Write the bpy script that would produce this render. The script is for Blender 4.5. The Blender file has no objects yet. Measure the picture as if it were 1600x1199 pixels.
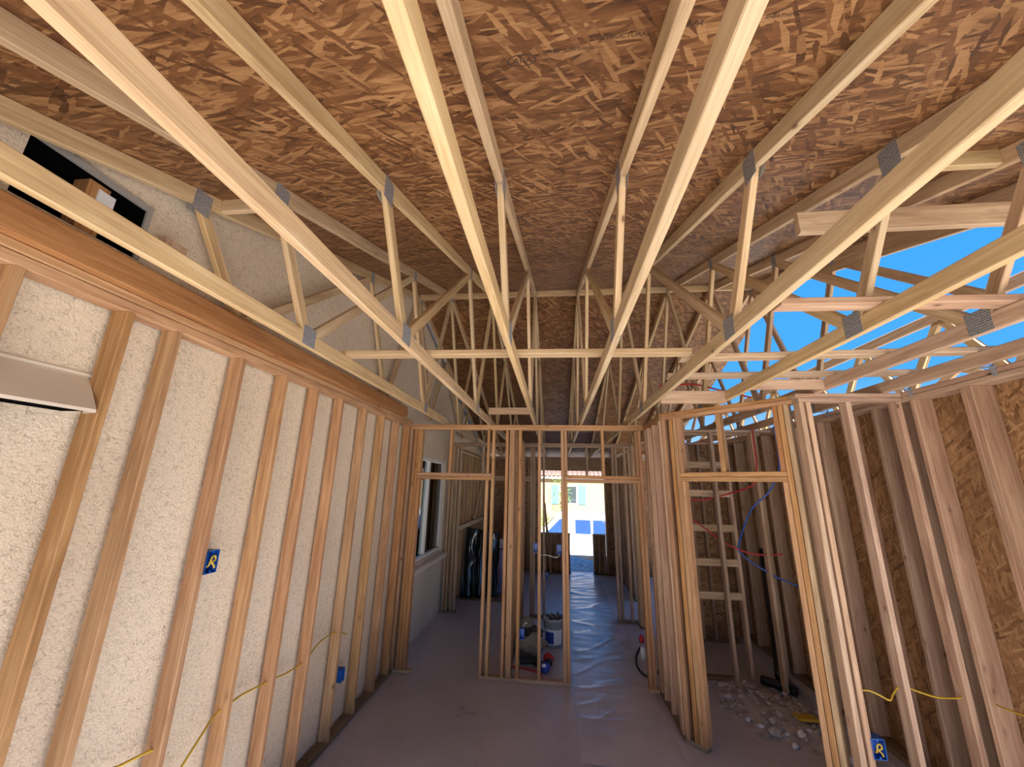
import bpy, bmesh, math, random
from mathutils import Vector, Matrix, noise

random.seed(7)
SC = bpy.context.scene
COL = SC.collection

# ------------------------------------------------------------------ camera
F_PX, PITCH, YAW, ROLL, CAM_H = 601.8, .258, -.1135, .0212, 2.2353
_r0 = Vector((math.cos(YAW), -math.sin(YAW), 0)); _fh = Vector((math.sin(YAW), math.cos(YAW), 0)); _z = Vector((0, 0, 1))
_F = _fh * math.cos(PITCH) + _z * math.sin(PITCH); _u0 = -_fh * math.sin(PITCH) + _z * math.cos(PITCH)
_R = _r0 * math.cos(ROLL) + _u0 * math.sin(ROLL); _U = -_r0 * math.sin(ROLL) + _u0 * math.cos(ROLL)
cd = bpy.data.cameras.new('camera'); cam = bpy.data.objects.new('camera', cd); COL.objects.link(cam)
cd.sensor_width = 36; cd.sensor_fit = 'HORIZONTAL'; cd.lens = 36 * F_PX / 1600; cd.clip_start = .02; cd.clip_end = 300
cam.matrix_world = Matrix(((_R.x, _U.x, -_F.x, 0), (_R.y, _U.y, -_F.y, 0), (_R.z, _U.z, -_F.z, CAM_H), (0, 0, 0, 1)))
SC.camera = cam

# ------------------------------------------------------------------ sky, sun, exposure
SKY_STRENGTH, SUN_STRENGTH = 0.60, 16.5
w = bpy.data.worlds.new('sky'); SC.world = w; w.use_nodes = True
nt = w.node_tree; nt.nodes.clear()
_tc = nt.nodes.new('ShaderNodeTexCoord'); _sx = nt.nodes.new('ShaderNodeSeparateXYZ'); _rp = nt.nodes.new('ShaderNodeValToRGB')
_bg = nt.nodes.new('ShaderNodeBackground'); _ow = nt.nodes.new('ShaderNodeOutputWorld')
nt.links.new(_tc.outputs['Generated'], _sx.inputs[0]); nt.links.new(_sx.outputs['Z'], _rp.inputs[0])
nt.links.new(_rp.outputs[0], _bg.inputs[0]); nt.links.new(_bg.outputs[0], _ow.inputs[0])
_e = _rp.color_ramp.elements
_e[0].position = 0.0; _e[0].color = (.50, .74, 1.0, 1)
_e[1].position = 0.22; _e[1].color = (.075, .41, 1.0, 1)
_n = _e.new(.55); _n.color = (.045, .35, 1.0, 1)
_n = _e.new(1.0); _n.color = (.03, .22, .80, 1)
_bg.inputs[1].default_value = SKY_STRENGTH
sd = bpy.data.lights.new('sun', 'SUN'); sun = bpy.data.objects.new('sun', sd); COL.objects.link(sun)
sd.energy = SUN_STRENGTH; sd.angle = .009; sd.color = (1, .955, .885)
sun.rotation_euler = Vector((-.03, -.75, .605)).to_track_quat('Z', 'Y').to_euler()
sun.location = (-6, -12, 18)
SC.view_settings.view_transform = 'Standard'; SC.view_settings.look = 'None'
SC.view_settings.exposure = 0.92; SC.view_settings.gamma = 1.0
SC.view_settings.use_curve_mapping = False
SC.cycles.max_bounces = 14; SC.cycles.diffuse_bounces = 9; SC.cycles.glossy_bounces = 4

# ------------------------------------------------------------------ node helpers
def mat_new(name):
    m = bpy.data.materials.new(name); m.use_nodes = True
    nt = m.node_tree; b = nt.nodes['Principled BSDF']
    return m, nt, b
def N(nt, t, **kw):
    n = nt.nodes.new(t)
    for k, v in kw.items():
        if k in ('op',): n.operation = v
        elif k == 'blend': n.blend_type = v
        else:
            try: setattr(n, k, v)
            except Exception: pass
    return n
def L(nt, a, b): nt.links.new(a, b)
def ramp(nt, src, stops):
    r = nt.nodes.new('ShaderNodeValToRGB'); e = r.color_ramp.elements
    e[0].position, e[0].color = stops[0][0], (*stops[0][1], 1)
    e[1].position, e[1].color = stops[-1][0], (*stops[-1][1], 1)
    for p, c in stops[1:-1]:
        q = e.new(p); q.color = (*c, 1)
    L(nt, src, r.inputs[0]); return r.outputs[0]
def mixc(nt, fac, a, b, blend='MIX'):
    m = nt.nodes.new('ShaderNodeMix'); m.data_type = 'RGBA'; m.blend_type = blend; m.clamp_factor = True
    if isinstance(fac, (int, float)): m.inputs[0].default_value = fac
    else: L(nt, fac, m.inputs[0])
    for s, i in ((a, 6), (b, 7)):
        if isinstance(s, tuple): m.inputs[i].default_value = (*s, 1)
        else: L(nt, s, m.inputs[i])
    return m.outputs[2]
def mth(nt, op, a, b=None):
    m = nt.nodes.new('ShaderNodeMath'); m.operation = op
    for i, s in enumerate((a, b)):
        if s is None: continue
        if isinstance(s, (int, float)): m.inputs[i].default_value = s
        else: L(nt, s, m.inputs[i])
    return m.outputs[0]
def obj_coords(nt, scale=(1, 1, 1), rot=(0, 0, 0), rnd=True):
    tc = nt.nodes.new('ShaderNodeTexCoord'); out = tc.outputs['Object']
    if rnd:
        oi = nt.nodes.new('ShaderNodeObjectInfo')
        cx = nt.nodes.new('ShaderNodeCombineXYZ')
        for i, k in enumerate((37.0, 19.0, 53.0)): L(nt, mth(nt, 'MULTIPLY', oi.outputs['Random'], k), cx.inputs[i])
        va = nt.nodes.new('ShaderNodeVectorMath'); va.operation = 'ADD'
        L(nt, out, va.inputs[0]); L(nt, cx.outputs[0], va.inputs[1]); out = va.outputs[0]
    mp = nt.nodes.new('ShaderNodeMapping'); mp.inputs['Scale'].default_value = scale; mp.inputs['Rotation'].default_value = rot
    L(nt, out, mp.inputs[0]); return mp.outputs[0]
def noise_tex(nt, co, scale, detail=4, rough=.55, dist=0):
    n = nt.nodes.new('ShaderNodeTexNoise'); L(nt, co, n.inputs['Vector'])
    n.inputs['Scale'].default_value = scale; n.inputs['Detail'].default_value = detail
    n.inputs['Roughness'].default_value = rough; n.inputs['Distortion'].default_value = dist
    return n.outputs['Fac']
def bump(nt, b, h, strength=.3, dist=.003):
    n = nt.nodes.new('ShaderNodeBump'); n.inputs['Strength'].default_value = strength; n.inputs['Distance'].default_value = dist
    L(nt, h, n.inputs['Height']); L(nt, n.outputs[0], b.inputs['Normal'])

def lumber(name, dark, mid, light, knot=(.09, .035, .015), var=.22, rough=.62, hue=.005):
    m, nt, b = mat_new(name)
    co = obj_coords(nt, (1.1, 16, 16)); g = noise_tex(nt, co, 1.6, 6, .62, .9)
    c = ramp(nt, g, [(.28, dark), (.5, mid), (.72, light)])
    co2 = obj_coords(nt, (2.5, 150, 150)); g2 = noise_tex(nt, co2, 1.0, 3, .6, .2)
    c = mixc(nt, .45, c, ramp(nt, g2, [(.3, (.62, .62, .62)), (.65, (1.12, 1.1, 1.08))]), 'MULTIPLY')
    # broad stains / weathering
    co4 = obj_coords(nt, (1.0, 3, 3)); g4 = noise_tex(nt, co4, 1.2, 3)
    c = mixc(nt, .5, c, ramp(nt, g4, [(.3, (.78, .74, .72)), (.65, (1.08, 1.07, 1.05))]), 'MULTIPLY')
    # knots
    co3 = obj_coords(nt, (3.4, 7, 7)); v = nt.nodes.new('ShaderNodeTexVoronoi'); L(nt, co3, v.inputs['Vector']); v.inputs['Scale'].default_value = 1.0
    k = ramp(nt, v.outputs['Distance'], [(.035, (1, 1, 1)), (.075, (0, 0, 0))])
    kh = ramp(nt, v.outputs['Distance'], [(.06, (1, 1, 1)), (.16, (0, 0, 0))])
    c = mixc(nt, mth(nt, 'MULTIPLY', kh, .45), c, tuple(x * .75 for x in dark))
    c = mixc(nt, mth(nt, 'MULTIPLY', k, .85), c, knot)
    oi = nt.nodes.new('ShaderNodeObjectInfo')
    hs = nt.nodes.new('ShaderNodeHueSaturation'); L(nt, c, hs.inputs['Color'])
    L(nt, mth(nt, 'ADD', mth(nt, 'MULTIPLY', oi.outputs['Random'], var), 1 - var * .55), hs.inputs['Value'])
    r2 = mth(nt, 'FRACT', mth(nt, 'MULTIPLY', oi.outputs['Random'], 7.31))
    L(nt, mth(nt, 'ADD', mth(nt, 'MULTIPLY', r2, hue * 2), .5 - hue), hs.inputs['Hue'])
    r3 = mth(nt, 'FRACT', mth(nt, 'MULTIPLY', oi.outputs['Random'], 13.7))
    L(nt, mth(nt, 'ADD', mth(nt, 'MULTIPLY', r3, .16), .90), hs.inputs['Saturation'])
    L(nt, hs.outputs[0], b.inputs['Base Color']); b.inputs['Roughness'].default_value = rough
    b.inputs['Specular IOR Level'].default_value = .3
    bump(nt, b, g2, .25, .0015)
    return m

def osb(name, dark, mid, light, gain=1.0):
    m, nt, b = mat_new(name)
    outs = []
    warp = noise_tex(nt, obj_coords(nt, (3, 3, 3)), 2.5, 2)
    for ang, sc in ((.10, (5.5, 58, 30)), (-.30, (6.5, 52, 30)), (.5, (9, 52, 30)), (-1.0, (10, 56, 30))):
        co = obj_coords(nt, (1, 1, 1), (0, 0, ang))
        mp = nt.nodes.new('ShaderNodeMapping'); mp.inputs['Scale'].default_value = sc; L(nt, co, mp.inputs[0])
        va = nt.nodes.new('ShaderNodeVectorMath'); va.operation = 'ADD'; L(nt, mp.outputs[0], va.inputs[0])
        nn = nt.nodes.new('ShaderNodeTexNoise'); L(nt, mp.outputs[0], nn.inputs['Vector']); nn.inputs['Scale'].default_value = .8; nn.inputs['Detail'].default_value = 2
        vs = nt.nodes.new('ShaderNodeVectorMath'); vs.operation = 'SCALE'; vs.inputs['Scale'].default_value = .9; L(nt, nn.outputs['Color'], vs.inputs[0])
        L(nt, vs.outputs[0], va.inputs[1])
        v = nt.nodes.new('ShaderNodeTexVoronoi'); v.voronoi_dimensions = '2D'; L(nt, va.outputs[0], v.inputs['Vector']); v.inputs['Scale'].default_value = 1.0
        v.inputs['Randomness'].default_value = 1.0
        sp = nt.nodes.new('ShaderNodeSeparateColor'); L(nt, v.outputs['Color'], sp.inputs[0])
        outs.append((sp.outputs[0], sp.outputs[1], v.outputs['Distance'], mp.outputs[0]))
    tone = outs[0][0]; hgt = outs[0][2]
    for o in outs[1:]:
        sel = mth(nt, 'GREATER_THAN', o[1], .70)
        tone = mixc(nt, sel, tone, o[0]); hgt = mixc(nt, sel, hgt, o[2])
    gr = noise_tex(nt, outs[0][3], 2.2, 4, .65)
    t2 = mth(nt, 'ADD', mth(nt, 'MULTIPLY', tone, .72), mth(nt, 'MULTIPLY', mth(nt, 'SUBTRACT', gr, .5), .75))
    t2 = mth(nt, 'ADD', t2, .13)
    c = ramp(nt, t2, [(.03, dark), (.2, tuple((a + q) / 2 for a, q in zip(dark, mid))), (.5, mid), (.9, light)])
    big = noise_tex(nt, obj_coords(nt, (1.2, 3, 1)), 1.5, 3)
    c = mixc(nt, .6, c, ramp(nt, big, [(.3, (.68, .62, .58)), (.68, (1.15, 1.12, 1.08))]), 'MULTIPLY')
    oi = nt.nodes.new('ShaderNodeObjectInfo')
    hs = nt.nodes.new('ShaderNodeHueSaturation'); L(nt, c, hs.inputs['Color'])
    L(nt, mth(nt, 'ADD', mth(nt, 'MULTIPLY', oi.outputs['Random'], .14), .93 * gain), hs.inputs['Value'])
    L(nt, hs.outputs[0], b.inputs['Base Color'])
    b.inputs['Roughness'].default_value = .48; b.inputs['Specular IOR Level'].default_value = .4
    bump(nt, b, mth(nt, 'ADD', hgt, mth(nt, 'MULTIPLY', gr, .6)), .45, .002)
    return m

def plain(name, col, rough=.5, metal=0, spec=.5, bumpamt=0, bscale=200, mottled=0, mscale=3):
    m, nt, b = mat_new(name)
    c = None
    co = obj_coords(nt)
    n = noise_tex(nt, co, mscale, 4)
    lo = tuple(x * (1 - mottled) for x in col); hi = tuple(min(1, x * (1 + mottled * .6)) for x in col)
    L(nt, ramp(nt, n, [(.3, lo), (.7, hi)]), b.inputs['Base Color'])
    b.inputs['Roughness'].default_value = rough; b.inputs['Metallic'].default_value = metal; b.inputs['Specular IOR Level'].default_value = spec
    if bumpamt: bump(nt, b, noise_tex(nt, co, bscale, 3), bumpamt, .002)
    return m

M = {}
M['fir'] = lumber('fir_lumber', (.31, .15, .06), (.45, .24, .105), (.57, .345, .165))
M['spruce'] = lumber('spruce_lumber', (.42, .28, .14), (.55, .39, .21), (.66, .505, .305), knot=(.14, .06, .03), var=.16)
M['weathered'] = lumber('weathered_lumber', (.36, .23, .125), (.52, .36, .22), (.66, .50, .33), var=.25)
M['pink_fir'] = lumber('pink_fir_lumber', (.36, .21, .135), (.52, .34, .225), (.64, .465, .32), var=.25)
M['brown_fir'] = lumber('brown_fir_lumber', (.32, .20, .12), (.47, .32, .21), (.59, .43, .295), var=.3)
M['beam'] = lumber('reddish_beam_lumber', (.28, .125, .055), (.40, .195, .085), (.50, .275, .13))
M['treated'] = lumber('treated_plate_lumber', (.13, .09, .05), (.21, .155, .09), (.30, .23, .14))
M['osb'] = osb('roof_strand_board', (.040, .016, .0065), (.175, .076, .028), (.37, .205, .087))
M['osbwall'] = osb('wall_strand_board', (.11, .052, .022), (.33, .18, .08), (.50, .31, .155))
M['galv'] = None

def galv():
    m, nt, b = mat_new('galvanised_steel')
    tc = nt.nodes.new('ShaderNodeTexCoord')
    mp = nt.nodes.new('ShaderNodeMapping'); mp.inputs['Scale'].default_value = (120, 75, 75); L(nt, tc.outputs['Object'], mp.inputs[0])
    v = nt.nodes.new('ShaderNodeTexVoronoi'); v.inputs['Randomness'].default_value = .25; v.inputs['Scale'].default_value = 1; L(nt, mp.outputs[0], v.inputs['Vector'])
    L(nt, ramp(nt, v.outputs['Distance'], [(.12, (.06, .065, .07)), (.38, (.36, .38, .41)), (.7, (.55, .57, .60))]), b.inputs['Base Color'])
    b.inputs['Metallic'].default_value = .55; b.inputs['Roughness'].default_value = .42
    bump(nt, b, v.outputs['Distance'], .7, .002); return m
M['galv'] = galv()

def stucco():
    m, nt, b = mat_new('cream_stucco')
    co = obj_coords(nt, (1, 1, 1), rnd=False)
    n1 = noise_tex(nt, co, 42, 5, .62, 1.1); n2 = noise_tex(nt, co, 1.1, 4); n3 = noise_tex(nt, co, 95, 3, .6)
    base = ramp(nt, n2, [(.3, (.71, .595, .45)), (.7, (.80, .69, .545))])
    h = mth(nt, 'ADD', mth(nt, 'MULTIPLY', n1, .9), mth(nt, 'MULTIPLY', n3, .35))
    n5 = noise_tex(nt, co, 46, 2, .5, .25)
    crease = mth(nt, 'ABSOLUTE', mth(nt, 'SUBTRACT', n5, .5))
    brk = noise_tex(nt, co, 26, 3)
    cm = mth(nt, 'MULTIPLY', ramp(nt, crease, [(.010, (1, 1, 1)), (.034, (0, 0, 0))]), ramp(nt, brk, [(.46, (0, 0, 0)), (.58, (1, 1, 1))]))
    c = mixc(nt, mth(nt, 'MULTIPLY', cm, .55), base, (.30, .255, .20))
    pits = ramp(nt, n1, [(.28, (.6, .56, .5)), (.38, (.93, .92, .9)), (.5, (1, 1, 1))])
    c = mixc(nt, 1.0, c, pits, 'MULTIPLY')
    # sparse scuffs
    n4 = noise_tex(nt, obj_coords(nt, (1, 9, 26), rnd=False), 1.6, 6, .7)
    c = mixc(nt, ramp(nt, n4, [(.70, (0, 0, 0)), (.76, (.65, .65, .65))]), c, (.28, .24, .20))
    L(nt, c, b.inputs['Base Color']); b.inputs['Roughness'].default_value = .9; b.inputs['Specular IOR Level'].default_value = .15
    bump(nt, b, h, 1.0, .008); return m
M['stucco'] = stucco()

def concrete():
    m, nt, b = mat_new('slab_concrete')
    co = obj_coords(nt, rnd=False)
    n1 = noise_tex(nt, co, .9, 6, .6, .3); n2 = noise_tex(nt, co, 30, 4)
    c = ramp(nt, n1, [(.28, (.36, .35, .375)), (.5, (.46, .445, .47)), (.72, (.54, .515, .525))])
    c = mixc(nt, .35, c, ramp(nt, n2, [(.3, (.75, .75, .75)), (.7, (1.1, 1.1, 1.1))]), 'MULTIPLY')
    st = noise_tex(nt, co, 2.3, 5, .65)
    c = mixc(nt, ramp(nt, st, [(.62, (0, 0, 0)), (.74, (.4, .4, .4))]), c, (.40, .30, .26))
    L(nt, c, b.inputs['Base Color']); L(nt, ramp(nt, n1, [(.3, (.26, .26, .26)), (.7, (.42, .42, .42))]), b.inputs['Roughness'])
    b.inputs['Specular IOR Level'].default_value = .5
    bump(nt, b, n2, .12, .002); return m
M['concrete'] = concrete()
M['paper'] = plain('floor_paper', (.48, .47, .50), .27, mottled=.18, mscale=1.2)
M['ground'] = plain('sunlit_ground', (.52, .475, .41), .95, mottled=.18, mscale=.8, bumpamt=.3, bscale=12)
M['gravel'] = plain('pale_gravel', (.50, .48, .46), .95, mottled=.4, mscale=6, bumpamt=.8, bscale=14)
M['blue'] = plain('blue_plastic', (.01, .09, .42), .4, mottled=.1)
M['yellow'] = plain('yellow_cable', (.55, .36, .03), .45, mottled=.15)
M['white_cable'] = plain('white_cable', (.6, .58, .54), .45)
M['pexblue'] = plain('blue_pipe', (.02, .09, .42), .35)
M['pexred'] = plain('red_pipe', (.42, .02, .02), .35)
M['black'] = plain('black_plastic', (.012, .012, .014), .35)
M['blackfilm'] = plain('black_film', (.010, .011, .015), .16, spec=.8)
M['dark'] = plain('shade_black', (.004, .004, .004), 1.0, spec=0)  # flat black painted where recesses lie in shade
M['hood'] = plain('beige_painted_metal', (.74, .65, .54), .4, mottled=.06)
M['trimgrey'] = plain('grey_metal_trim', (.33, .32, .30), .5, mottled=.12)
M['whitevinyl'] = plain('white_vinyl', (.72, .70, .68), .4)
M['ink'] = plain('black_ink', (.075, .04, .022), .8, mottled=.3, mscale=40)
M['bucket'] = plain('grey_plastic_pail', (.33, .36, .38), .45)
M['label'] = plain('white_pail_label', (.75, .77, .80), .5)
M['labelblue'] = plain('blue_pail_label', (.03, .06, .35), .5, mottled=.5, mscale=30)
M['bag'] = plain('tan_canvas', (.26, .215, .165), .9, mottled=.3, mscale=14, bumpamt=.5, bscale=60)
M['bagdark'] = plain('dark_canvas', (.05, .035, .03), .9, mottled=.4, mscale=14)
M['redhose'] = plain('red_hose', (.50, .02, .035), .4)
M['lavender'] = plain('lavender_wrap', (.42, .36, .62), .4, mottled=.2, mscale=5)
M['machine'] = plain('pale_grey_plastic', (.42, .46, .46), .45)
M['cardboard'] = plain('brown_cardboard', (.22, .135, .08), .9, mottled=.3)
M['rock'] = plain('broken_concrete', (.48, .45, .43), .95, mottled=.35, mscale=9, bumpamt=.6, bscale=40)
M['rockwhite'] = plain('white_chalky_stone', (.70, .70, .71), .9, mottled=.2, mscale=9, bumpamt=.5, bscale=40)
M['dirt'] = plain('crushed_rubble', (.42, .39, .37), 1, mottled=.4, mscale=10, bumpamt=.8, bscale=30)
M['housewall'] = plain('yellow_house_stucco', (.25, .175, .095), .9, mottled=.05)
M['shutter'] = plain('teal_shutter', (.05, .20, .26), .6)
M['tile'] = plain('clay_roof_tile', (.17, .10, .085), .8, mottled=.3, mscale=5)
M['vanwhite'] = plain('white_car_paint', (.40, .42, .46), .25)
M['rubber'] = plain('tyre_rubber', (.02, .02, .02), .8)
M['leaf'] = plain('green_leaf', (.10, .20, .03), .6, mottled=.5, mscale=6)
M['bark'] = plain('tree_bark', (.14, .09, .06), .95, mottled=.3)
M['lavendertile'] = plain('shell', (.6, .6, .6), .5)
def glass(name, col, rough=.03):
    m, nt, b = mat_new(name)
    co = obj_coords(nt); n = noise_tex(nt, co, .8, 2)
    L(nt, ramp(nt, n, [(.3, tuple(x * .8 for x in col)), (.7, col)]), b.inputs['Base Color'])
    b.inputs['Roughness'].default_value = rough; b.inputs['Specular IOR Level'].default_value = .9; b.inputs['Coat Weight'].default_value = .6
    return m
def clear_glass(name, tint):
    m, nt, b = mat_new(name); nt.nodes.remove(b)
    out = [n for n in nt.nodes if n.type == 'OUTPUT_MATERIAL'][0]
    tr = nt.nodes.new('ShaderNodeBsdfTransparent'); tr.inputs[0].default_value = (*tint, 1)
    gl = nt.nodes.new('ShaderNodeBsdfGlossy'); gl.inputs['Roughness'].default_value = .02
    fr = nt.nodes.new('ShaderNodeFresnel'); fr.inputs[0].default_value = 1.45
    mx = nt.nodes.new('ShaderNodeMixShader'); L(nt, fr.outputs[0], mx.inputs[0]); L(nt, tr.outputs[0], mx.inputs[1]); L(nt, gl.outputs[0], mx.inputs[2]); L(nt, mx.outputs[0], out.inputs[0])
    return m
M['clear'] = clear_glass('clear_window_glass', (.86, .9, .88)); M['screen'] = clear_glass('screened_window_glass', (.22, .24, .23))
M['pane'] = glass('dark_window_glass', (.035, .045, .05))
M['vanglass'] = glass('tinted_van_glass', (.02, .05, .16))
M['tubered'] = M['redhose']

# ------------------------------------------------------------------ object helpers
def link(name, me, parent=None, mats=None, loc=None, mw=None):
    o = bpy.data.objects.new(name, me); COL.objects.link(o)
    if mats:
        for m in (mats if isinstance(mats, (list, tuple)) else [mats]):
            if me is not None: me.materials.append(m)
    mwd = mw if mw is not None else Matrix.Translation(loc if loc is not None else (0, 0, 0))
    if parent is not None:
        o.parent = parent; o.matrix_local = WM[parent.name].inverted() @ mwd
    else: o.matrix_local = mwd
    WM[o.name] = mwd
    return o
WM = {}
def tag(o, label=None, cat=None, group=None, kind=None):
    if label: o['label'] = label
    if cat: o['category'] = cat
    if group: o['group'] = group
    if kind: o['kind'] = kind
    return o
def empty(name, loc, label=None, cat=None, group=None, kind=None):
    o = link(name, None, loc=loc); o.empty_display_size = .1
    return tag(o, label, cat, group, kind)
def bm_mesh(name, bm, smooth=False):
    bmesh.ops.recalc_face_normals(bm, faces=bm.faces[:])
    me = bpy.data.meshes.new(name); bm.to_mesh(me); bm.free()
    if smooth:
        for p in me.polygons: p.use_smooth = True
    return me
def pydata(name, v, f, smooth=False):
    me = bpy.data.meshes.new(name); me.from_pydata([tuple(x) for x in v], [], f); me.update()
    bm = bmesh.new(); bm.from_mesh(me); bmesh.ops.recalc_face_normals(bm, faces=bm.faces[:]); bm.to_mesh(me); bm.free()
    if smooth:
        for p in me.polygons: p.use_smooth = True
    return me
def board_mesh(ln, w, h, k0=0, k1=0, c=.0035):
    hw, hh = w / 2, h / 2; c = min(c, w * .2, h * .2)
    prof = [(hw - c, -hh), (hw, -hh + c), (hw, hh - c), (hw - c, hh), (-hw + c, hh), (-hw, hh - c), (-hw, -hh + c), (-hw + c, -hh)]
    v = [(-ln / 2 + k0 * z, y, z) for y, z in prof] + [(ln / 2 + k1 * z, y, z) for y, z in prof]
    f = [tuple(range(8)), tuple(range(8, 16))] + [(i, (i + 1) % 8, 8 + (i + 1) % 8, 8 + i) for i in range(8)]
    return pydata('board', v, f)
def board(name, p0, p1, w, h, mat, parent=None, up=(0, 0, 1), k0=0, k1=0):
    """lumber from p0 to p1 (centreline); w across, h along 'up'; local X runs along the grain"""
    p0, p1 = Vector(p0), Vector(p1); d = p1 - p0; ln = d.length; x = d.normalized()
    u = Vector(up); z = (u - x * u.dot(x)).normalized(); y = z.cross(x)
    c = (p0 + p1) / 2
    mw = Matrix(((x.x, y.x, z.x, c.x), (x.y, y.y, z.y, c.y), (x.z, y.z, z.z, c.z), (0, 0, 0, 1)))
    return link(name, board_mesh(ln, w, h, k0, k1), parent, M[mat] if isinstance(mat, str) else mat, mw=mw)
def box_board(name, lo, hi, mat, parent=None):
    """axis aligned board given by its two corners; grain along the longest side"""
    lo, hi = Vector(lo), Vector(hi); s = hi - lo; c = (lo + hi) / 2
    ax = max(range(3), key=lambda i: s[i])
    e = Vector((0, 0, 0)); e[ax] = s[ax] / 2
    up = (0, 0, 1) if ax != 2 else (1, 0, 0)
    if ax == 0: w, h = s.y, s.z
    elif ax == 1: w, h = s.x, s.z
    else: w, h = s.y, s.x
    return board(name, c - e, c + e, w, h, mat, parent, up)
def box_mesh(sx, sy, sz, bev=0, seg=1):
    bm = bmesh.new(); bmesh.ops.create_cube(bm, size=1); bmesh.ops.scale(bm, vec=(sx, sy, sz), verts=bm.verts)
    if bev: bmesh.ops.bevel(bm, geom=bm.edges[:], offset=bev, segments=seg, affect='EDGES', profile=.6)
    return bm_mesh('box', bm)
def box(name, lo, hi, mat, parent=None, bev=0, seg=1):
    lo, hi = Vector(lo), Vector(hi); s = hi - lo
    return link(name, box_mesh(s.x, s.y, s.z, bev, seg), parent, M[mat] if isinstance(mat, str) else mat, loc=(lo + hi) / 2)
def smooth_path(pts, n=6):
    pts = [Vector(p) for p in pts]; out = []
    for i in range(len(pts) - 1):
        a = pts[max(i - 1, 0)]; b = pts[i]; c = pts[i + 1]; d = pts[min(i + 2, len(pts) - 1)]
        for k in range(n):
            t = k / n
            out.append(.5 * ((2 * b) + (c - a) * t + (2 * a - 5 * b + 4 * c - d) * t * t + (3 * b - a - 3 * c + d) * t ** 3))
    out.append(pts[-1]); return out
def tube_mesh(pts, r, seg=8, n=6, origin=None):
    path = smooth_path(pts, n) if n else [Vector(p) for p in pts]
    o = Vector(origin) if origin is not None else path[0].copy(); v, f = [], []
    prev = None
    for i, p in enumerate(path):
        t = (path[min(i + 1, len(path) - 1)] - path[max(i - 1, 0)]).normalized()
        if prev is None: a = t.orthogonal().normalized()
        else: a = (prev - t * prev.dot(t)).normalized()
        prev = a; b = t.cross(a)
        rr = r[i * (len(r) - 1) // max(1, len(path) - 1)] if isinstance(r, (list, tuple)) else r
        for k in range(seg):
            an = 2 * math.pi * k / seg; v.append(p - o + (a * math.cos(an) + b * math.sin(an)) * rr)
    for i in range(len(path) - 1):
        for k in range(seg): f.append((i * seg + k, i * seg + (k + 1) % seg, (i + 1) * seg + (k + 1) % seg, (i + 1) * seg + k))
    f.append(tuple(range(seg))); f.append(tuple(range((len(path) - 1) * seg, len(path) * seg)))
    return pydata('tube', v, f, True), o
def tube(name, pts, r, mat, parent=None, seg=8, n=6):
    me, o = tube_mesh(pts, r, seg, n); return link(name, me, parent, M[mat], loc=o)
def lathe(name, prof, mat, loc, parent=None, seg=28):
    v, f = [], []
    for r, z in prof:
        for k in range(seg):
            a = 2 * math.pi * k / seg; v.append((r * math.cos(a), r * math.sin(a), z))
    for i in range(len(prof) - 1):
        for k in range(seg): f.append((i * seg + k, i * seg + (k + 1) % seg, (i + 1) * seg + (k + 1) % seg, (i + 1) * seg + k))
    return link(name, pydata('lathe', v, f, True), parent, M[mat], loc=loc)
def sheet(name, nx, ny, fn, mat, parent=None, loc=(0, 0, 0), thick=0, smooth=True):
    v = [fn(i / nx, j / ny) for j in range(ny + 1) for i in range(nx + 1)]
    f = [(j * (nx + 1) + i, j * (nx + 1) + i + 1, (j + 1) * (nx + 1) + i + 1, (j + 1) * (nx + 1) + i) for j in range(ny) for i in range(nx)]
    L0 = Vector(loc); v = [Vector(p) - L0 for p in v]
    me = pydata('sheet', v, f, smooth)
    o = link(name, me, parent, M[mat], loc=loc)
    if thick:
        md = o.modifiers.new('thickness', 'SOLIDIFY'); md.thickness = thick; md.offset = 0
    return o
def nz(x, y, z, s=1): return noise.noise(Vector((x * s, y * s, z * s)))

STUD, PLY = .038, .089
H = 3.038          # underside of the bottom chords
# ------------------------------------------------------------------ ground and floor
def ground_fn(u, v):
    x = -45 + 90 * u; y = -40 + 95 * v
    t = min(1, max(0, (y - 12) / 5)); t = t * t * (3 - 2 * t)
    return (x, y, -.16 - .95 * t)
g = sheet('ground', 30, 60, ground_fn, 'ground'); tag(g, 'pale sunlit dirt ground around the building, sloping to the street', 'ground', kind='structure')
fl = box('floor', (-2.1, -1.2, -.15), (3.0, 11.5, 0), 'concrete'); tag(fl, 'grey concrete slab floor', 'floor', kind='structure')

# ------------------------------------------------------------------ left stucco wall with furring studs
def wall_with_holes(name, x, y0, y1, z0, z1, holes, th, mat):
    ys = sorted({y0, y1} | {h[0] for h in holes} | {h[1] for h in holes}); zs = sorted({z0, z1} | {h[2] for h in holes} | {h[3] for h in holes})
    bm = bmesh.new()
    for i in range(len(ys) - 1):
        for j in range(len(zs) - 1):
            cy, cz = (ys[i] + ys[i + 1]) / 2, (zs[j] + zs[j + 1]) / 2
            if any(h[0] < cy < h[1] and h[2] < cz < h[3] for h in holes): continue
            bm.faces.new([bm.verts.new((0, a, b)) for a, b in ((ys[i], zs[j]), (ys[i + 1], zs[j]), (ys[i + 1], zs[j + 1]), (ys[i], zs[j + 1]))])
    bmesh.ops.remove_doubles(bm, verts=bm.verts, dist=1e-5)
    r = bmesh.ops.extrude_face_region(bm, geom=bm.faces[:])
    bmesh.ops.translate(bm, vec=(-th, 0, 0), verts=[e for e in r['geom'] if isinstance(e, bmesh.types.BMVert)])
    return link(name, bm_mesh(name, bm), None, M[mat], loc=(x, 0, 0))
XS = -2.10
OPEN = (1.03, 1.49, 3.30, 3.575)
WIN = (5.86, 7.42, 1.06, 2.66)
wl = wall_with_holes('wall_left', XS, -1.6, 11.45, .0, 5.9, [OPEN, WIN], .16, 'stucco')
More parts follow.
